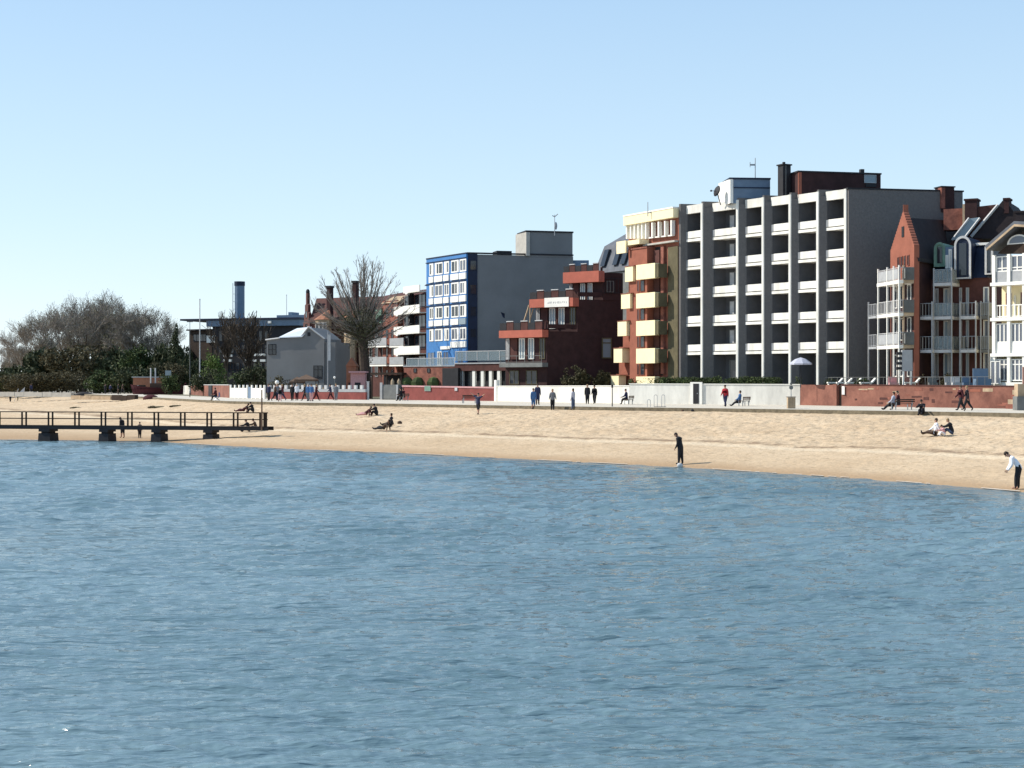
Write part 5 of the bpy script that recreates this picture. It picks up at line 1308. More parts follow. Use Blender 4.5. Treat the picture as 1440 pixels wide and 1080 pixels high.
    for f_ in fs:
        c = sum((vs[i] for i in f_), V())/len(f_); best = None
        for a, b, mi, r in segs:
            d = b-a; t = max(0, min(1, (c-a).dot(d)/d.length_squared)); dist = (c-(a+d*t)).length-r*.8
            if best is None or dist < best[0]: best = (dist, mi)
        mb.f.append(f_); mb.m.append(best[1])
    # face
    hc = J['ht'][0]; fw = V((0, math.cos(nl), -math.sin(nl)))
    mb.ball((J['hd'][0]+fw*.088+nu*.03)*k, .016*k, .022*k, .026*k, mi=2, n=6, k=4)
    for sx in (-1, 1):
        mb.ball((J['hd'][0]+nu*.045+V((sx*.088, -.005, 0)))*k, .012*k, .022*k, .032*k, mi=2, n=6, k=4)
        mb.ball((J['hd'][0]+fw*.076+nu*.055+V((sx*.032, 0, 0)))*k, .011*k, mi=4, n=5, k=4)
    mb.ball((J['hd'][0]+fw*.077-nu*.025)*k, .026*k, .008*k, .006*k, mi=4, n=6, k=4)
    for s in 'LR':
        d2, sx, _ = J['_d'+s]; p0 = J['p'+s][0]; side = d2.cross(V((sx, 0, 0))); side = side.normalized() if side.length > .1 else V((0, 1, 0))
        for j in range(4):
            b0 = p0+side*(.030-.02*j)+d2*.015; m1 = b0+d2*(.042+.006*(1-abs(j-1.3)))-V((sx*.008, 0, 0)); e0 = m1+(d2*.8-V((sx*.5, 0, 0))).normalized()*.034
            mb.tube(b0*k, m1*k, .009*k, .008*k, n=5, mi=2); mb.tube(m1*k, e0*k, .008*k, .006*k, n=5, mi=2)
        t0 = p0+side*.032-d2*.03; t1 = t0+(side*.8+d2*.6).normalized()*.035; mb.tube(t0*k, t1*k, .011*k, .009*k, n=5, mi=2); mb.tube(t1*k, (t1+d2*.028)*k, .009*k, .007*k, n=5, mi=2)
    zmin = min(v[2] for v in mb.v)
    hb = MB(); qq = nu.to_track_quat('Z', 'Y')
    hb.ball((J['ht'][0]-fw*.022+nu*.012)*k, .093*k, .100*k, .088*k, n=10, k=7, q=nu.to_track_quat('Z', 'Y'))
    hb.ball((J['hd'][0]-fw*.045+nu*.03)*k, .082*k, .07*k, .09*k, n=9, k=6)
    if longhair: hb.ball((J['hd'][0]-fw*.06-nu*.08)*k, .085*k, .055*k, .14*k, n=8, k=6)
    R_ = Matrix.Rotation(rad(head), 3, 'Z')
    def xf(b): b.v = [tuple(R_ @ Vector((v[0], v[1], v[2]-zmin))+Vector(loc)) for v in b.v]
    xf(mb); xf(hb)
    R = thing('person', label, 'person', loc, group)
    mb.build('body', mats, R, smooth=True); hb.build('hair', hair, R, smooth=True)
    return R
LEFT, RIGHT, CAMW, AWAY = 90, -90, 180, 0
G = ground
def S_(p, dz=0, dx=0, dy=0): return Vector((p.x+dx, p.y+dy, p.z+dz))

# near the water
person('person in black standing at the waterline with bowed head', G(957, 653.5), 'lookdown', 60, 'black', 'black', h=1.8, coat=True)
person('barefoot person in white top and rolled dark trousers bending at the right edge', G(1433, 688.5), 'bend', 75, 'cwhite', 'black', h=1.8, shoes='skin')
bp = G(1439, 686); 
# family sitting on the sand
person('sitting person in white shirt with dark trousers, left of the small child', G(1316, 613), 'groundlong', 80, 'cwhite', 'cbrown', h=1.72)
person('small child in pale clothes sitting between two adults on the sand', G(1328, 613.5), 'groundsit', 100, 'cpink', 'cwhite', h=1.15)
person('person in black jacket sitting behind the small child', G(1339, 612.5), 'groundsit', 60, 'black', 'cdenim', 'hairlight', h=1.7)
# walkers on the right
person('walker in dark red-brown coat, left of the couple at the brick wall', prom(1351.5, 578), 'walk', 100, 'cmaroon', 'black', h=1.78)
person('walker in black jacket, right of the couple at the brick wall', prom(1360.5, 577.3), 'walk', 75, 'black', 'black', 'hairlight', h=1.74, coat=True)
person('person in red jacket and dark trousers walking in front of the white wall', prom(1020, 572), 'walk', 150, 'cred', 'cnavy', h=1.78)
person('person in black coat, left of two walkers before the lower white wall', prom(826, 568.2), 'stand', CAMW, 'black', 'black', 'hairlight', h=1.76, coat=True)
person('person in black jacket, right of two walkers before the lower white wall', prom(836, 568), 'walk', 170, 'black', 'black', h=1.72)
person('person in pink and white top and jeans on the kerb below the terraced building', G(806, 574.2), 'stand', 60, 'lilac', 'cdenim', h=1.72, longhair=True)
person('person in grey top and black trousers on the kerb edge', G(777, 576.8), 'pockets', CAMW, 'cgrey', 'black', 'hairlight', h=1.72, longhair=True)
person('person in long blue jacket with bare legs by the white wall', G(750, 571.3), 'stand', 200, 'cblue', 'cblue', h=1.72, coat=True, barelegs=True)
person('person with dark navy coat and pale bag close behind the blue jacket', prom(756, 569.5), 'stand', 190, 'cnavy', 'cbrown', h=1.82, coat=True)
person('person in dark shorts with both arms raised on the sand', G(672.5, 583), 'armsup', 150, 'cnavy', 'black', h=1.74, barelegs=True, bare=True)
# strolling group at the battlement wall
SG = 'strollers at the battlement wall'
crowd = [(378, 563.5, 'stand', 160, 'cnavy', 'black', 'person in navy at the left end of the strolling group'), (386.5, 563.8, 'walk', -80, 'cbrown', 'black', 'walker in brown jacket just right of the dark post'),
 (390, 562.8, 'stand', 190, 'cgrey', 'cnavy', 'person in grey standing below the round white lamp'), (397.5, 563, 'walk', 95, 'cmaroon', 'cnavy', 'walker in maroon top near the round lamp'), (393.5, 564.8, 'walk', 200, 'black', 'cpink', 'child-sized walker with pink trousers at the kerb'),
 (411, 563.5, 'stand', 170, 'black', 'black', 'person in all black near the middle of the strolling group'), (417.5, 563.3, 'stand', 180, 'cwhite', 'cmaroon', 'person in white shirt and dark red trousers'),
 (429, 564, 'walk', 90, 'black', 'black', 'walker in black left of the large blue jacket'), (433.5, 564.2, 'stand', 180, 'cblue', 'cgrey', 'person in big blue jacket in the dense part of the group'), (438, 564.3, 'stand', 175, 'cblue', 'cpink', 'person in blue jacket with pinkish trousers'),
 (444.5, 564, 'walk', -90, 'cmaroon', 'cmaroon', 'person in long maroon coat at the right of the dense group'), (465, 562.6, 'walk', 95, 'cnavy', 'cmaroon', 'walker in navy with dark red trousers, left of the lone pair'), (472.5, 563.4, 'stand', 180, 'cgrey', 'cgrey', 'walker in grey, right of the lone pair')]
for x, y, po, hd, t, l, lab in crowd: person(lab, prom(x, y), po, hd, t, l, h=1.45 if 'child' in lab else 1.8, group=SG, coat='coat' in lab, hair=random.Random(x).choice(['hairdark', 'hairgrey', 'hairlight']))
# people on sand, left centre
person('person lying back with pinkish legs on the sand left of the black seat', G(514, 587), 'recline', 75, 'cmaroon', 'cpink', h=1.7, shoes='skin')
person('person in black sitting upright on the sand near the kerb', G(530, 585), 'groundsit', 70, 'black', 'black', h=1.8)
person('person in black jacket and grey shirt sitting on the sand slope', G(550, 600), 'groundlong', 75, 'black', 'black', h=1.75)
person('person in dark clothes lying on the sand beside the seated one', G(539, 607.3), 'recline', 70, 'cbrown', 'black', h=1.7)
person('dark clothed person sitting upright on the sand above the jetty rail', G(356, 580.5), 'groundsit', 80, 'black', 'black', h=1.75)
person('person lying flat in dark clothes above the jetty rail', G(342, 581.3), 'recline', 85, 'cmaroon', 'cmaroon', h=1.7)
person('person in black sitting at the jetty foot, left one of the pair', G(350, 607.5), 'groundsit', 80, 'black', 'black', h=1.75)
person('person in dark brown sitting at the jetty foot, right one of the pair', G(360.5, 606.5), 'groundsit', 95, 'cbrown', 'black', h=1.75)
person('dark figure wading behind the jetty between the second and third support', G(172.5, 616), 'lookdown', 60, 'black', 'black', h=1.72, barelegs=True)
person('smaller dark figure wading right of the other behind the jetty', G(196.5, 616.5), 'stand', 200, 'cbrown', 'black', h=1.3)
# far left
for i, (x, y, t, l, po, lab) in enumerate([(14.5, 565, 'cbrown', 'black', 'stand', 'person in brown at the left of the pair above the jetty'), (25, 563.5, 'cgrey', 'leafdark', 'lookdown', 'stooping person in grey-green above the jetty'), (94, 552.5, 'cgrey', 'black', 'stand', 'small figure in grey before the left thicket'), (102, 552.5, 'black', 'black', 'walk', 'small figure in black before the left thicket'),
    (44, 554, 'cnavy', 'black', 'stand', 'small figure in navy at the low stone wall'), (1, 552, 'black', 'black', 'stand', 'tiny figure at the left picture edge'), (148, 554, 'black', 'black', 'stand', 'small black figure right of the litter column'), (155, 554, 'cnavy', 'black', 'walk', 'small navy figure, second right of the litter column'),
    (166, 554.5, 'black', 'cbrown', 'stand', 'small figure with brown trousers near the boat'), (172, 554.3, 'cbrown', 'black', 'walk', 'small brown-jacketed figure nearest the boat')]):
    p_ = prom(x, y) if y < 556 else G(x, y)
    if p_.y > 305: p_ = Vector((P(x, 300).x, 300, ZP))
    person(lab, p_, po, 170-i*30, t, l, h=1.75)

# ================================================================== benches and seated people on the promenade
def bench(label, p, ang, L=1.7, m='wood'):
    R = thing('bench', label, 'bench', p); Rz = Matrix.Rotation(rad(ang), 3, 'Z')
    def T(mb, name, mm, par=R): mb.v = [tuple(Rz @ Vector(v)+Vector(p)) for v in mb.v]; return mb.build(name, mm, par)
    mb = MB(); [mb.box(-L/2, L/2, -.22+.15*i, -.1+.15*i, .42, .46) for i in range(3)]; T(mb, 'seat', m)
    mb = MB(); [mb.box(-L/2, L/2, -.30, -.26, .55+.14*i, .65+.14*i) for i in range(2)]; T(mb, 'backrest', m)
    for s in (-1, 1):
        mb = MB(); mb.box(s*L*.4-.03, s*L*.4+.03, -.2, -.14, 0, .42); mb.box(s*L*.4-.03, s*L*.4+.03, .14, .2, 0, .42); mb.box(s*L*.4-.03, s*L*.4+.03, -.255, -.2, .3, .8); T(mb, 'leg', 'steel')
    return R
def seat(p, ang, off): return Vector(p)+Matrix.Rotation(rad(ang), 3, 'Z') @ Vector((off, .18, 0))
b1 = prom(884, 568.6); bench('dark bench left of the step in the white wall', b1, 70); person('person in navy jacket sitting on the bench by the white wall step', seat(b1, 70, 0), 'bench', 75, 'cnavy', 'black', h=1.75)
b2 = prom(1046, 571); bench('dark bench at the higher white wall', b2, 60); person('person in blue jacket with outstretched legs on the bench right of the red jacket', seat(b2, 60, -.5), 'benchstretch', 70, 'cblue', 'black', h=1.75)
b3 = prom(1268, 576.3); bench('bench with thin pale legs in front of the brick wall', b3, 40, 2.4, 'darkwood'); person('person with pale bag and dark hair sitting at the left of the brick wall bench', seat(b3, 40, -.8), 'benchstretch', 60, 'lilac', 'black', h=1.75)
person('person in dark red jacket sitting in the middle of the brick wall bench', seat(b3, 40, -.1), 'bench', 70, 'cmaroon', 'cnavy', h=1.72)
person('person in black sitting low on the promenade kerb right of the brick wall bench', G(1297, 580.5), 'groundsit', 150, 'black', 'black', h=1.85)
b4 = prom(568, 563.6); bench('bench between grey shed and red wall', b4, 70); person('person in black on the bench beside the grey shed', seat(b4, 70, -.3), 'bench', 70, 'black', 'black', h=1.75); person('person in dark coat and pale scarf on the bench beside the red wall', seat(b4, 70, .4), 'bench', 60, 'cmaroon', 'black', h=1.7)
b5 = prom(660, 567.0); bench('empty dark bench in front of the red wall', b5, 20, 1.6, 'darkwood')
p = prom(305, 563); R = thing('folding_chair', 'small blue folding chair before the low brick wall', 'chair', p)
mb = MB(); mb.box(p.x-.28, p.x+.28, p.y-.25, p.y+.25, .38+p.z, .42+p.z); mb.build('seat', 'cblue', R); mb = MB(); mb.box(p.x+.24, p.x+.28, p.y-.25, p.y+.25, p.z+.421, p.z+.9); mb.build('backrest', 'cblue', R)
for sx in (-1, 1):
    mb = MB(); mb.tube((p.x-.3*sx, p.y-.2, p.z), (p.x+.25*sx, p.y-.2, p.z+.4), .02, n=4); mb.tube((p.x-.3*sx, p.y+.2, p.z), (p.x+.25*sx, p.y+.2, p.z+.4), .02, n=4); mb.build('leg', 'steel', R)
person('person in dark red sitting on the blue folding chair', p+Vector((-.1, 0, 0)), 'bench', 80, 'cmaroon', 'black', h=1.75)

# ================================================================== jetty
f = Fr(P(-260, 130.5), P(376.5, 122)); ZD = 1.25; L = f.L
R = thing('jetty', 'dark brown wooden jetty with simple railing running out from the beach on the left', 'jetty', (f.B.x, f.B.y, .5))
mb = MB(); mb_ = MB()
n = int(L/.16)
for i in range(n): a = L*i/n; mb.add([], [], 0); f.box(mb, a, a+L/n-.015, -1.3, 0, ZD-.05, ZD)
mb.build('deck', 'darkwood', R)
mb = MB(); f.box(mb, 0, L, -.12, .02, ZD-.30, ZD-.053); f.box(mb, 0, L, -1.3, -1.15, ZD-.30, ZD-.053); mb.build('beam', 'dark', R)
mb = MB(); f.box(mb, 0, L, -.06, .06, ZD+1.05, ZD+1.13); mb.build('handrail', 'darkwood', R)
mb = MB(); f.box(mb, 0, L, -.02, .02, ZD+.52, ZD+.60); mb.build('middle_rail', 'darkwood', R)
x = 33.5-37.2*6
while x < 372:
    for dx in (-2.9, 2.9):
        u = f.U(x+dx); mb = MB(); f.box(mb, u-.07, u+.07, -.15 if False else -.07, -.022, ZD+.003, ZD+1.048); mb.build('rail_post', 'darkwood', R)
    x += 37.2
u = f.U(374); mb = MB(); f.box(mb, u-.08, u+.08, -.07, -.022, ZD+.003, ZD+1.048); mb.build('rail_post', 'darkwood', R)
u = f.U(369); mb = MB(); mb.tube(f.pt(u, .12, ZD-.3), f.pt(u, .12, Z(548, 122)), .07, .05); mb.build('mast', 'wood', R)
for x in (-22-84, -22, 62.5, 146, 219.5, 292.5):
    u = f.U(x); w_ = .5 if x != 62.5 else .62
    mb = MB(); f.box(mb, u-w_*.75, u+w_*.75, -1.35, .1, ZD-.5, ZD-.302); mb.hexa([f.pt(u-w_*.85, .2, -.6), f.pt(u+w_*.95, .2, -.6), f.pt(u+w_*.95, -1.35, -.6), f.pt(u-w_*.85, -1.35, -.6), f.pt(u-w_*.8, .05, .62), f.pt(u+w_*.8, .05, .62), f.pt(u+w_*.8, -1.3, .62), f.pt(u-w_*.8, -1.3, .62)])
    f.box(mb, u-w_*.5, u+w_*.5, -1.2, -.05, .61, ZD-.5); mb.build('support', 'dark', R)

# ================================================================== left beach things
def simple(name, label, cat, loc, parts, group=None):
    R = thing(name, label, cat, loc, group)
    for nm, m, fn in parts: mb = MB(); fn(mb, Vector(loc)); mb.build(nm, m, R)
    return R
# play ship
D = 268; loc = Vector((P(222, D).x, D, ZP)); R = thing('play_ship', 'dark red wooden ship shaped playground boat on the promenade', 'boat', loc)
mb = MB(); n = 16; hw = 4.7
for side in (-1, 1):
    prev = None
    for i in range(n+1):
        t = i/n*2-1; w_ = 1.5*(1-abs(t)**3.0)+.05; zt = 1.15+.55*t*t; 
        cur = (Vector((loc.x+t*hw, loc.y+side*w_, loc.z+zt)), Vector((loc.x+t*hw*.9, loc.y+side*w_*.6, loc.z)))
        if prev: mb.add([prev[0], cur[0], cur[1], prev[1]], [(0, 1, 2, 3)])
        prev = cur
pt_ = []
for i in range(n+1): t = i/n*2-1; w_ = 1.5*(1-abs(t)**3)+.05; pt_.append((loc.x+t*hw, loc.y-w_, loc.z+.9)); pt_.append((loc.x+t*hw, loc.y+w_, loc.z+.9))
mb.add(pt_, [(2*i, 2*i+2, 2*i+3, 2*i+1) for i in range(n)])
mb.build('hull', 'cmaroon', R)
mb = MB(); mb.box(loc.x-1.2, loc.x+1.8, loc.y-.7, loc.y+.7, loc.z+.9, loc.z+1.9); mb.box(loc.x-3.2, loc.x-2.2, loc.y-.5, loc.y+.5, loc.z+.9, loc.z+1.6); mb.build('cabin', 'cbrown', R)
for x in (212, 218.5):
    px = P(x, D).x; mb = MB(); mb.tube((px, loc.y, loc.z+.9), (px, loc.y, Z(517.5, D)), .13, .11, n=8); mb.build('mast', 'curtain', R)
mb = MB(); mb.tube((P(262, D).x-.6, loc.y, loc.z+1.4), (P(262, D).x, loc.y, loc.z+1.9), .1, n=5); mb.build('bowsprit', 'cmaroon', R)
D = 276; px = P(207, D).x
simple('snack_kiosk', 'small pinkish brick kiosk behind the dark red play ship', 'kiosk', (px, D, ZP), [
 ('wall', 'rooforange', lambda mb, p: mb.box(p.x-2.5, p.x+2.6, p.y, p.y+3, ZP, Z(531, 276))), ('roof', 'lightgrey', lambda mb, p: mb.box(p.x-2.7, p.x+2.8, p.y-.2, p.y+3.2, Z(531, 276)+.003, Z(529.6, 276))),
 ('window', 'white', lambda mb, p: [mb.box(p.x-1.9, p.x-1.0, p.y-.06, p.y-.003, ZP+.6, ZP+1.5), mb.box(p.x+1.1, p.x+2.0, p.y-.06, p.y-.003, ZP+.9, ZP+1.7)])])
simple('info_sign', 'white and blue information board on a post right of the ship masts', 'sign', (P(237, 266).x, 266, ZP), [
 ('post', 'steel', lambda mb, p: mb.tube(p, (p.x, p.y, Z(524, 266)), .07)), ('board', 'glasspale', lambda mb, p: mb.box(p.x-.55, p.x+.45, p.y-.08, p.y-.0, Z(528, 266), Z(521, 266)))])
simple('litter_column', 'dark cylindrical litter column with pale lid on the left beach', 'bin', (P(134, 290).x, 290, ZP-.1), [
 ('body', 'dark', lambda mb, p: mb.tube(p, (p.x, p.y, p.z+1.35), .48, n=14)), ('lid', 'lightgrey', lambda mb, p: (mb.tube((p.x, p.y, p.z+1.353), (p.x, p.y, p.z+1.75), .42, .3, n=14)))])
def lowwall(lab, x0, D0, x1, D1, h, m, z=ZP-.3, name='stone_kerb'):
    f = Fr(P(x0, D0), P(x1, D1)); mb = MB()
    n = max(3, int(f.L/2.2)); rr = random.Random(int(x1))
    for i in range(n): f.box(mb, f.L*i/n, f.L*(i+1)/n-.04, -.6, rr.uniform(0, .06), z, z+h+rr.uniform(-.06, .06))
    o = mb.build(name, m); tag(o, lab, 'wall'); return o
lowwall('low pale stone beach wall at the far left', -30, 262, 100, 250, .75, 'concrete')
lowwall('short dark timber retaining wall left of the play ship', 157, 225, 190, 222, .75, 'darkwood', ZP-.55)
lowwall('low brownish stone wall on the sand below the litter column', 100, 232, 156, 226, .55, 'sandstone', ZP-.5)
for (x, y, w_, lab) in ((89, 557.5, 1.0, 'small dark rowing boat hull resting by the low stone wall'), (118, 550.8, 1.7, 'dark upturned boat near the litter column'), (212, 561.5, 1.1, 'small dark red boat on the sand below the play ship')):
    q = G(x, max(y, 555)); R = thing('upturned_boat', lab, 'boat', q)
    mb = MB(); mb.ball(q+Vector((0, 0, .1)), w_, .55, .55, n=14, k=8); mb.build('hull', 'cmaroon' if x > 200 else 'dark', R, smooth=True)
    mb = MB(); mb.box(q.x-w_*.9, q.x+w_*.9, q.y-.04, q.y+.04, q.z+.6, q.z+.68); mb.build('keel', 'wood', R)
# driftwood-like white slide/stake
for (x, y, hgt, lab) in ((20, 565, 1.9, 'pale leaning beach flag between the two left figures'),):
    q = G(x, y); simple('beach_flag', lab, 'flag', q, [('pole', 'curtain', lambda mb, p: mb.tube(p, p+Vector((.7, 0, 2.2)), .04)), ('flag', 'curtain', lambda mb, p: mb.hexa([p+Vector(v) for v in ((.25, 0, .6), (1.7, 0, 1.7), (1.7, .03, 1.7), (.25, .03, .6), (.45, 0, 1.2), (1.8, 0, 2.5), (1.8, .03, 2.5), (.45, .03, 1.2))]))])
for (x, y, s, lab) in ((224, 573, 1.6, 'heap of dark seaweed on the left sand, larger one'), (248, 571.5, .9, 'smaller heap of dark seaweed on the left sand'), (108, 574, 1.1, 'sand heap with scattered seaweed above the jetty')):
    q = G(x, y); rs = np.random.RandomState(int(x)); mb = MB()
    leaf_cloud(mb, [(q.x, q.y, q.z, .9*s, .5, .14*s)], 1200, .08, rs, .4); mb.ball(q, .75*s, .4, .1*s, n=12); o = mb.build('seaweed_heap', 'leafbrown'); tag(o, lab, 'seaweed')

# ================================================================== poles, lamps, flags, bins
def pole(name, lab, cat, x, D, yt, m='curtain', r=.07, z=ZP, extra=None):
    loc = Vector((P(x, D).x, D, z)); R = thing(name, lab, cat, loc); mb = MB(); mb.tube(loc, (loc.x, loc.y, Z(yt, D)), r, r*.7, n=7); mb.build('pole', m, R)
    if extra: extra(R, Vector((loc.x, loc.y, Z(yt, D))))
    return R
def ex(nm, m, fn):
    def g(R, t): mb = MB(); fn(mb, t); mb.build(nm, m, R)
    return g
pole('flagpole', 'tall thin white flagpole between wood and long building', 'flagpole', 281, 255, 421, 'curtain', .11, extra=ex('knob', 'curtain', lambda mb, t: mb.ball(t, .12)))
pole('street_lamp', 'slim lamp with flat head left of the flagpole', 'lamp', 267, 270, 453, 'midgrey', .07, extra=ex('lamp_head', 'midgrey', lambda mb, t: mb.box(t.x-.5, t.x+.5, t.y-.2, t.y+.2, t.z, t.z+.15)))
pole('roof_mast', 'thin white mast rising behind the long flat building', 'mast', 403, 300, 415, 'curtain', .07, extra=ex('tip', 'curtain', lambda mb, t: mb.ball(t, .1)))
pole('banner_pole', 'pole with long narrow white banner in front of the grey house', 'flag', 461, 193, 466, 'lightgrey', .06, extra=ex('banner', 'curtain', lambda mb, t: mb.box(t.x+.02, t.x+.34, t.y-.02, t.y+.02, t.z-3.6, t.z-.4)))
pole('globe_lamp', 'lamp with white globe above the left strollers', 'lamp', 389.5, 178, 540, 'midgrey', .05, extra=ex('globe', 'white', lambda mb, t: mb.ball(t+Vector((0, 0, .18)), .24, n=12, k=8)))
pole('globe_lamp', 'small globe lamp left of the banner pole', 'lamp', 470.5, 186, 532, 'midgrey', .05, extra=ex('globe', 'white', lambda mb, t: mb.ball(t+Vector((0, 0, .1)), .15, n=10, k=6)))
pole('marker_post', 'thin brown post on the kerb at the end of the short white wall', 'post', 267, 215, 553, 'wood', .07, z=ZS, extra=ex('cap', 'wood', lambda mb, t: mb.ball(t, .08)))
pole('sign_post', 'tall thin dark post at the start of the white wall step', 'post', 861, 131, 541, 'dark', .05, z=ZS, extra=ex('cap', 'dark', lambda mb, t: mb.box(t.x-.08, t.x+.08, t.y-.03, t.y+.03, t.z-.25, t.z)))
pole('sign_post', 'short post with small round sign above the brown bin', 'sign', 1112.5, 122, 545, 'steel', .04, extra=ex('sign_plate', 'midgrey', lambda mb, t: (mb.tube((t.x, t.y-.05, t.z), (t.x, t.y-.02, t.z), .16, n=14), mb.tube((t.x, t.y-.05, t.z+.3), (t.x, t.y-.02, t.z+.3), .10, n=12))))
D = 120.8; simple('litter_bin', 'square brown slatted litter bin at the kerb before the brick wall', 'bin', (P(1112.5, D).x, D, ZP-.1), [
 ('body', 'sandstone', lambda mb, p: [mb.box(p.x-.3+.12*i, p.x-.2+.12*i, p.y-.3, p.y-.27, p.z+.05, p.z+.95) for i in range(5)]+[mb.box(p.x-.29, p.x+.29, p.y-.265, p.y+.3, p.z+.03, p.z+.94)]),
 ('rim', 'wood', lambda mb, p: mb.box(p.x-.32, p.x+.32, p.y-.32, p.y+.32, p.z+.96, p.z+1.02))])
# notices on the walls
def notice(lab, x, y0, y1, wpx, m='white', dd=.25):
    D = DWb(x)-dd; p_ = P(x, D); z0, z1 = Z(y1, D), Z(y0, D); w_ = wpx*D/F
    a = P(x-5, DWb(x-5)); b = P(x+5, DWb(x+5)); fr = Fr(a, b); u = fr.U(x, .1)
    R = thing('notice_board', lab, 'sign', (p_.x, p_.y, z0)); mb = MB(); fr.box(mb, u-w_/2, u+w_/2, .05, .09, z0, z1); mb.build('board', m, R)
    mb = MB(); fr.box(mb, u-w_/2-.03, u+w_/2+.03, .045, .085, z1+.002, z1+.04); fr.box(mb, u-w_/2-.03, u+w_/2+.03, .045, .085, z0-.04, z0-.002); mb.build('frame', 'lightgrey', R)
notice('white notice plate beside the gateway in the brick wall', 1185.5, 543.5, 554.5, 5.5)
notice('oval grey-green sign on the coping of the red wall', 601, 543.2, 549.5, 12, 'copper')
notice('small pale sign at the top of the red wall', 641, 545.3, 549.3, 5, 'curtain')
# bike rack
q = prom(922, 572.4); R = thing('bike_rack', 'thin steel hoops of a bicycle rack at the kerb by the white wall', 'bike rack', q)
for i, dx in enumerate((-.55, 0, .62)):
    mb = MB(); c = q+Vector((dx, 0, 0)); h = .62 if i == 0 else 1.0
    pr = None
    for t in range(9):
        a_ = math.pi*t/8; cur = Vector((c.x+.13*math.cos(a_), c.y, c.z+h-.13+.13*math.sin(a_)))
        if pr: mb.tube(pr, cur, .022, n=4)
        pr = cur
    mb.tube((c.x+.13, c.y, c.z), (c.x+.13, c.y, c.z+h-.13), .022, n=4); mb.tube((c.x-.13, c.y, c.z), (c.x-.13, c.y, c.z+h-.13), .022, n=4); mb.build('hoop', 'lightgrey', R)
mb = MB(); mb.box(q.x-.1, q.x+.85, q.y-.05, q.y+.05, q.z, q.z+.04); mb.build('base_rail', 'dark', R)
# small loose things on the sand
for (x, y, r, m, lab) in ((960, 577.6, .10, 'wood', 'small brown ball-like stone at the foot of the kerb'), (974, 577.4, .12, 'dark', 'small dark bag lying at the foot of the kerb below the door'), (562, 596.5, .16, 'cbrown', 'small dark backpack on the sand right of the seated pair'), (577.5, 561.8, .2, 'cpink', 'pink ball in front of the red wall'), (956, 660, .14, 'curtain', 'pale stone in the shallow water below the black figure')):
    q = G(x, y) if y > 570 else prom(x, y); nm = lab.split()[2] if False else ('ball' if 'pink ball' in lab else 'bag' if ('bag' in lab or 'backpack' in lab) else 'stone')
    mb = MB(); mb.ball(q+Vector((0, 0, r*.7)), r*1.3, r, r, n=9, k=6)
    rs = random.Random(int(x)); mb.v = [(a+rs.uniform(-1, 1)*r*.08, b+rs.uniform(-1, 1)*r*.08, c+rs.uniform(-1, 1)*r*.08) for a, b, c in mb.v] if nm != 'ball' else mb.v
    o = mb.build(nm, m, smooth=True); tag(o, lab, nm)
# stone pillar at the right edge
D = 113; loc = Vector((P(1437, D).x, D, ZP)); R = thing('stone_pillar', 'grey stepped stone pillar at the right picture edge', 'pillar', loc)
mb = MB(); mb.box(loc.x-.5, loc.x+.6, loc.y-.5, loc.y+.5, ZP, ZP+1.0); mb.build('base', 'midgrey', R); mb = MB(); mb.box(loc.x-.42, loc.x+.5, loc.y-.4, loc.y+.4, ZP+1.003, ZP+1.9); mb.build('shaft', 'sandstone', R)
mb = MB(); mb.tube((loc.x+.1, loc.y, ZP+1.9), (loc.x+.1, loc.y, Z(516, D)), .06, n=6); mb.build('post', 'redbrick', R)
# steps beside it
f = Fr(P(1418, DWb(1418)-.4), P(1434, DWb(1434)-.4)); R = thing('stone_steps', 'yellowish stone steps rising at the right end of the brick wall', 'steps', (f.A.x, f.A.y, ZP))
for i in range(5): mb = MB(); f.box(mb, f.L*i/5, f.L, .003, .35, ZP+.36*i, ZP+.36*(i+1)-.003); mb.build('step', 'sandstone' if i % 2 else 'brick', R)

# ================================================================== gardens of the right houses
def parasol(lab, x, D, yt, yb, wpx, m, z=4.25):
    loc = Vector((P(x, D).x, D, z)); R = thing('parasol', lab, 'parasol', loc); zt = Z(yt, D); zb = Z(yb, D); r = wpx*D/F/2
    mb = MB(); mb.tube(loc, (loc.x, loc.y, zt), .03, n=6); mb.build('pole', 'dark', R)
    mb = MB(); n = 8; t = Vector((loc.x, loc.y, zt)); ring = [Vector((loc.x+r*math.cos(i*math.pi/4), loc.y+r*math.sin(i*math.pi/4), zb)) for i in range(n)]; mid = [(a+t)*.5+Vector((0, 0, (zt-zb)*.2)) for a in ring]
    low = [a-Vector((0, 0, .12)) for a in ring]
    mb.add([t]+mid+ring+low, [(0, 1+i, 1+(i+1) % n) for i in range(n)]+[(1+i, 9+i, 9+(i+1) % n, 1+(i+1) % n) for i in range(n)]+[(9+i, 17+i, 17+(i+1) % n, 9+(i+1) % n) for i in range(n)]); mb.build('canopy', m, R)
parasol('open pale lilac parasol on the terrace of the balcony block', 1126, 137, 502.5, 511, 32, 'lilac')
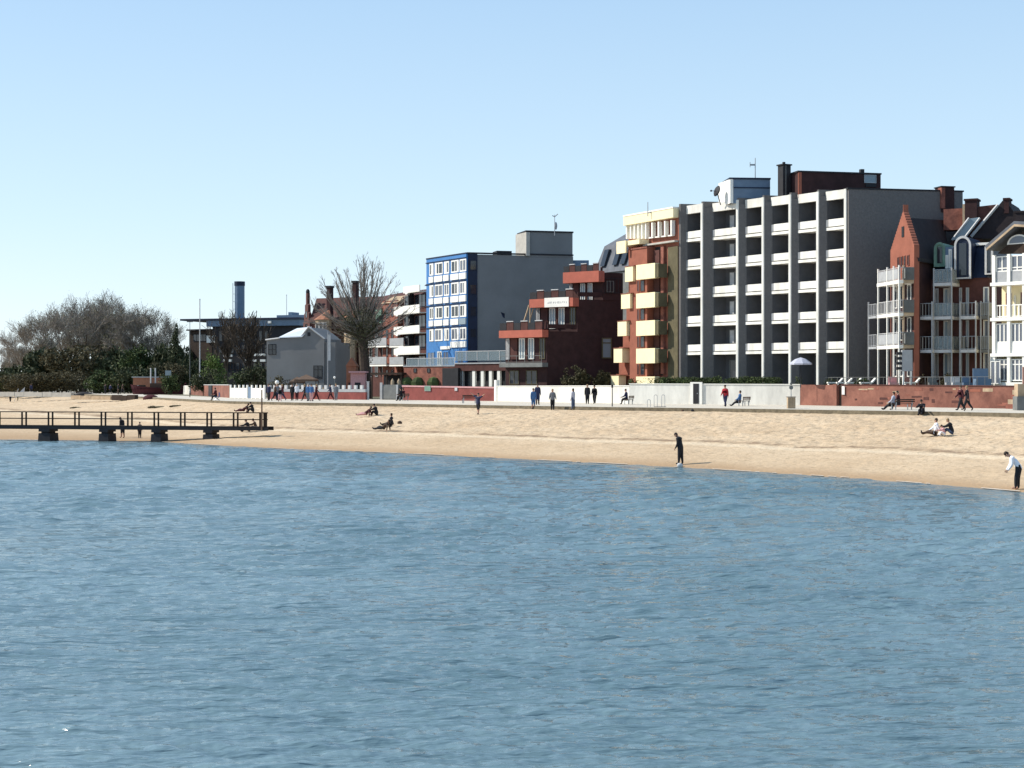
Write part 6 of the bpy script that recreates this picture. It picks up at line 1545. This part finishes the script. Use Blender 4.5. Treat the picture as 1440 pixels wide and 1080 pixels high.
for i, (x, y, m, lab) in enumerate(((1173, 535, 'white', 'white garden lounger, left of the row on the terrace'), (1186, 535, 'white', 'white garden lounger, second from left on the terrace'), (1199, 535.5, 'white', 'white garden lounger, third from left on the terrace'), (1219, 536, 'white', 'white garden lounger below the rear balconies'), (1281, 536.5, 'white', 'single white garden chair by the white cabinet'))):
    D = DWb(x)+3; loc = Vector((P(x, D).x, D, 4.25)); R = thing('garden_lounger', lab, 'lounger', loc)
    mb = MB(); mb.box(loc.x-.6, loc.x+.35, loc.y-.3, loc.y+.3, loc.z+.38, loc.z+.5); mb.build('seat', m, R)
    mb = MB(); mb.hexa([loc+Vector(v) for v in ((.352, -.3, .45), (.45, -.3, .40), (.45, .3, .40), (.352, .3, .45), (.7, -.3, .85), (.78, -.3, .8), (.78, .3, .8), (.7, .3, .85))]); mb.build('backrest', m, R)
    for sx in (-.5, .3): mb = MB(); mb.box(loc.x+sx-.03, loc.x+sx+.03, loc.y-.28, loc.y+.28, loc.z, loc.z+.378); mb.build('leg', m, R)
D = 129; loc = Vector((P(1276, D).x, D, 4.25)); simple('garden_cabinet', 'grey white garden cabinet standing on two legs below the balconies', 'cabinet', loc, [
 ('body', 'lightgrey', lambda mb, p: mb.box(p.x-.42, p.x+.42, p.y, p.y+.4, Z(522, 129), Z(492, 129))), ('shelf', 'dark', lambda mb, p: [mb.box(p.x-.85, p.x-.45, p.y+.02, p.y+.3, Z(520-7*i, 129), Z(516-7*i, 129)) for i in range(4)]), ('leg', 'white', lambda mb, p: (mb.box(p.x-.38, p.x-.25, p.y+.02, p.y+.2, p.z, Z(522.2, 129)), mb.box(p.x+.25, p.x+.38, p.y+.02, p.y+.2, p.z, Z(522.2, 129))))])
rr = random.Random(3)
for i, (x, m, lab) in enumerate(((1256, 'cpink', 'pinkish cushion box at the foot of the balcony tower'), (1345, 'curtain', 'pale covered garden chair by the middle balconies'), (1336, 'lightgrey', 'grey garden chair left of the pale covered chair'), (1312, 'midgrey', 'dark grey garden chair in front of the dormer house'), (1360, 'bluegrey', 'bluish garden chair near the large planter'), (1381, 'bluegrey', 'large blue-grey barrel planter beside the white villa'))):
    D = DWb(x)+2.2; loc = Vector((P(x, D).x, D, 4.25)); s = .45 if i < 5 else .75
    nm = 'planter' if i == 5 else 'cushion_box' if i == 0 else 'garden_chair'
    R = thing(nm, lab, nm.split('_')[-1], loc)
    mb = MB(); mb.box(loc.x-s*.8, loc.x+s*.8, loc.y-s*.6, loc.y+s*.6, loc.z+.1, loc.z+s); mb.build('body' if i in (0, 5) else 'seat', m, R)
    mb = MB(); mb.box(loc.x-s*.8, loc.x+s*.8, loc.y+s*.5, loc.y+s*.6+.05, loc.z+s+.003, loc.z+s*2.1); mb.build('backrest' if i not in (0, 5) else 'back_panel', m, R)
# terrace railing
f = Fr(P(1160, DWb(1160)+.9), P(1396, DWb(1396)+.9)); R = thing('terrace_railing', 'low grey wire railing along the terrace above the brick wall', 'railing', (f.A.x, f.A.y, 4.4))
railing(f, 0, f.L, 0, 4.35, 5.15, R, m='midgrey', posts=24, r=.02)
# brown tents in front of the grey house
for (x, yt, w_, D, lab) in ((431, 526.5, 30, 196, 'wide brown tent roof in front of the grey house'), (418, 529.5, 20, 199, 'smaller brown tent roof left of the wide one')):
    loc = Vector((P(x, D).x, D, ZP)); r = w_*D/F/2; z1 = Z(yt, D); z0 = Z(yt+7, D)
    R = thing('market_tent', lab, 'tent', loc); mb = MB(); t = Vector((loc.x, loc.y, z1)); c4 = [Vector((loc.x+a*r, loc.y+b*r, z0)) for a, b in ((-1, -1), (1, -1), (1, 1), (-1, 1))]; l4 = [c-Vector((0, 0, .25)) for c in c4]
    mb.add([t]+c4+l4, [(0, 1, 2), (0, 2, 3), (0, 3, 4), (0, 4, 1), (1, 5, 6, 2), (2, 6, 7, 3), (3, 7, 8, 4), (4, 8, 5, 1)]); mb.build('canopy', 'wood', R)
    for c in c4: mb = MB(); mb.tube((c.x, c.y, ZP), (c.x, c.y, z0-.2), .04, n=4); mb.build('pole', 'dark', R)
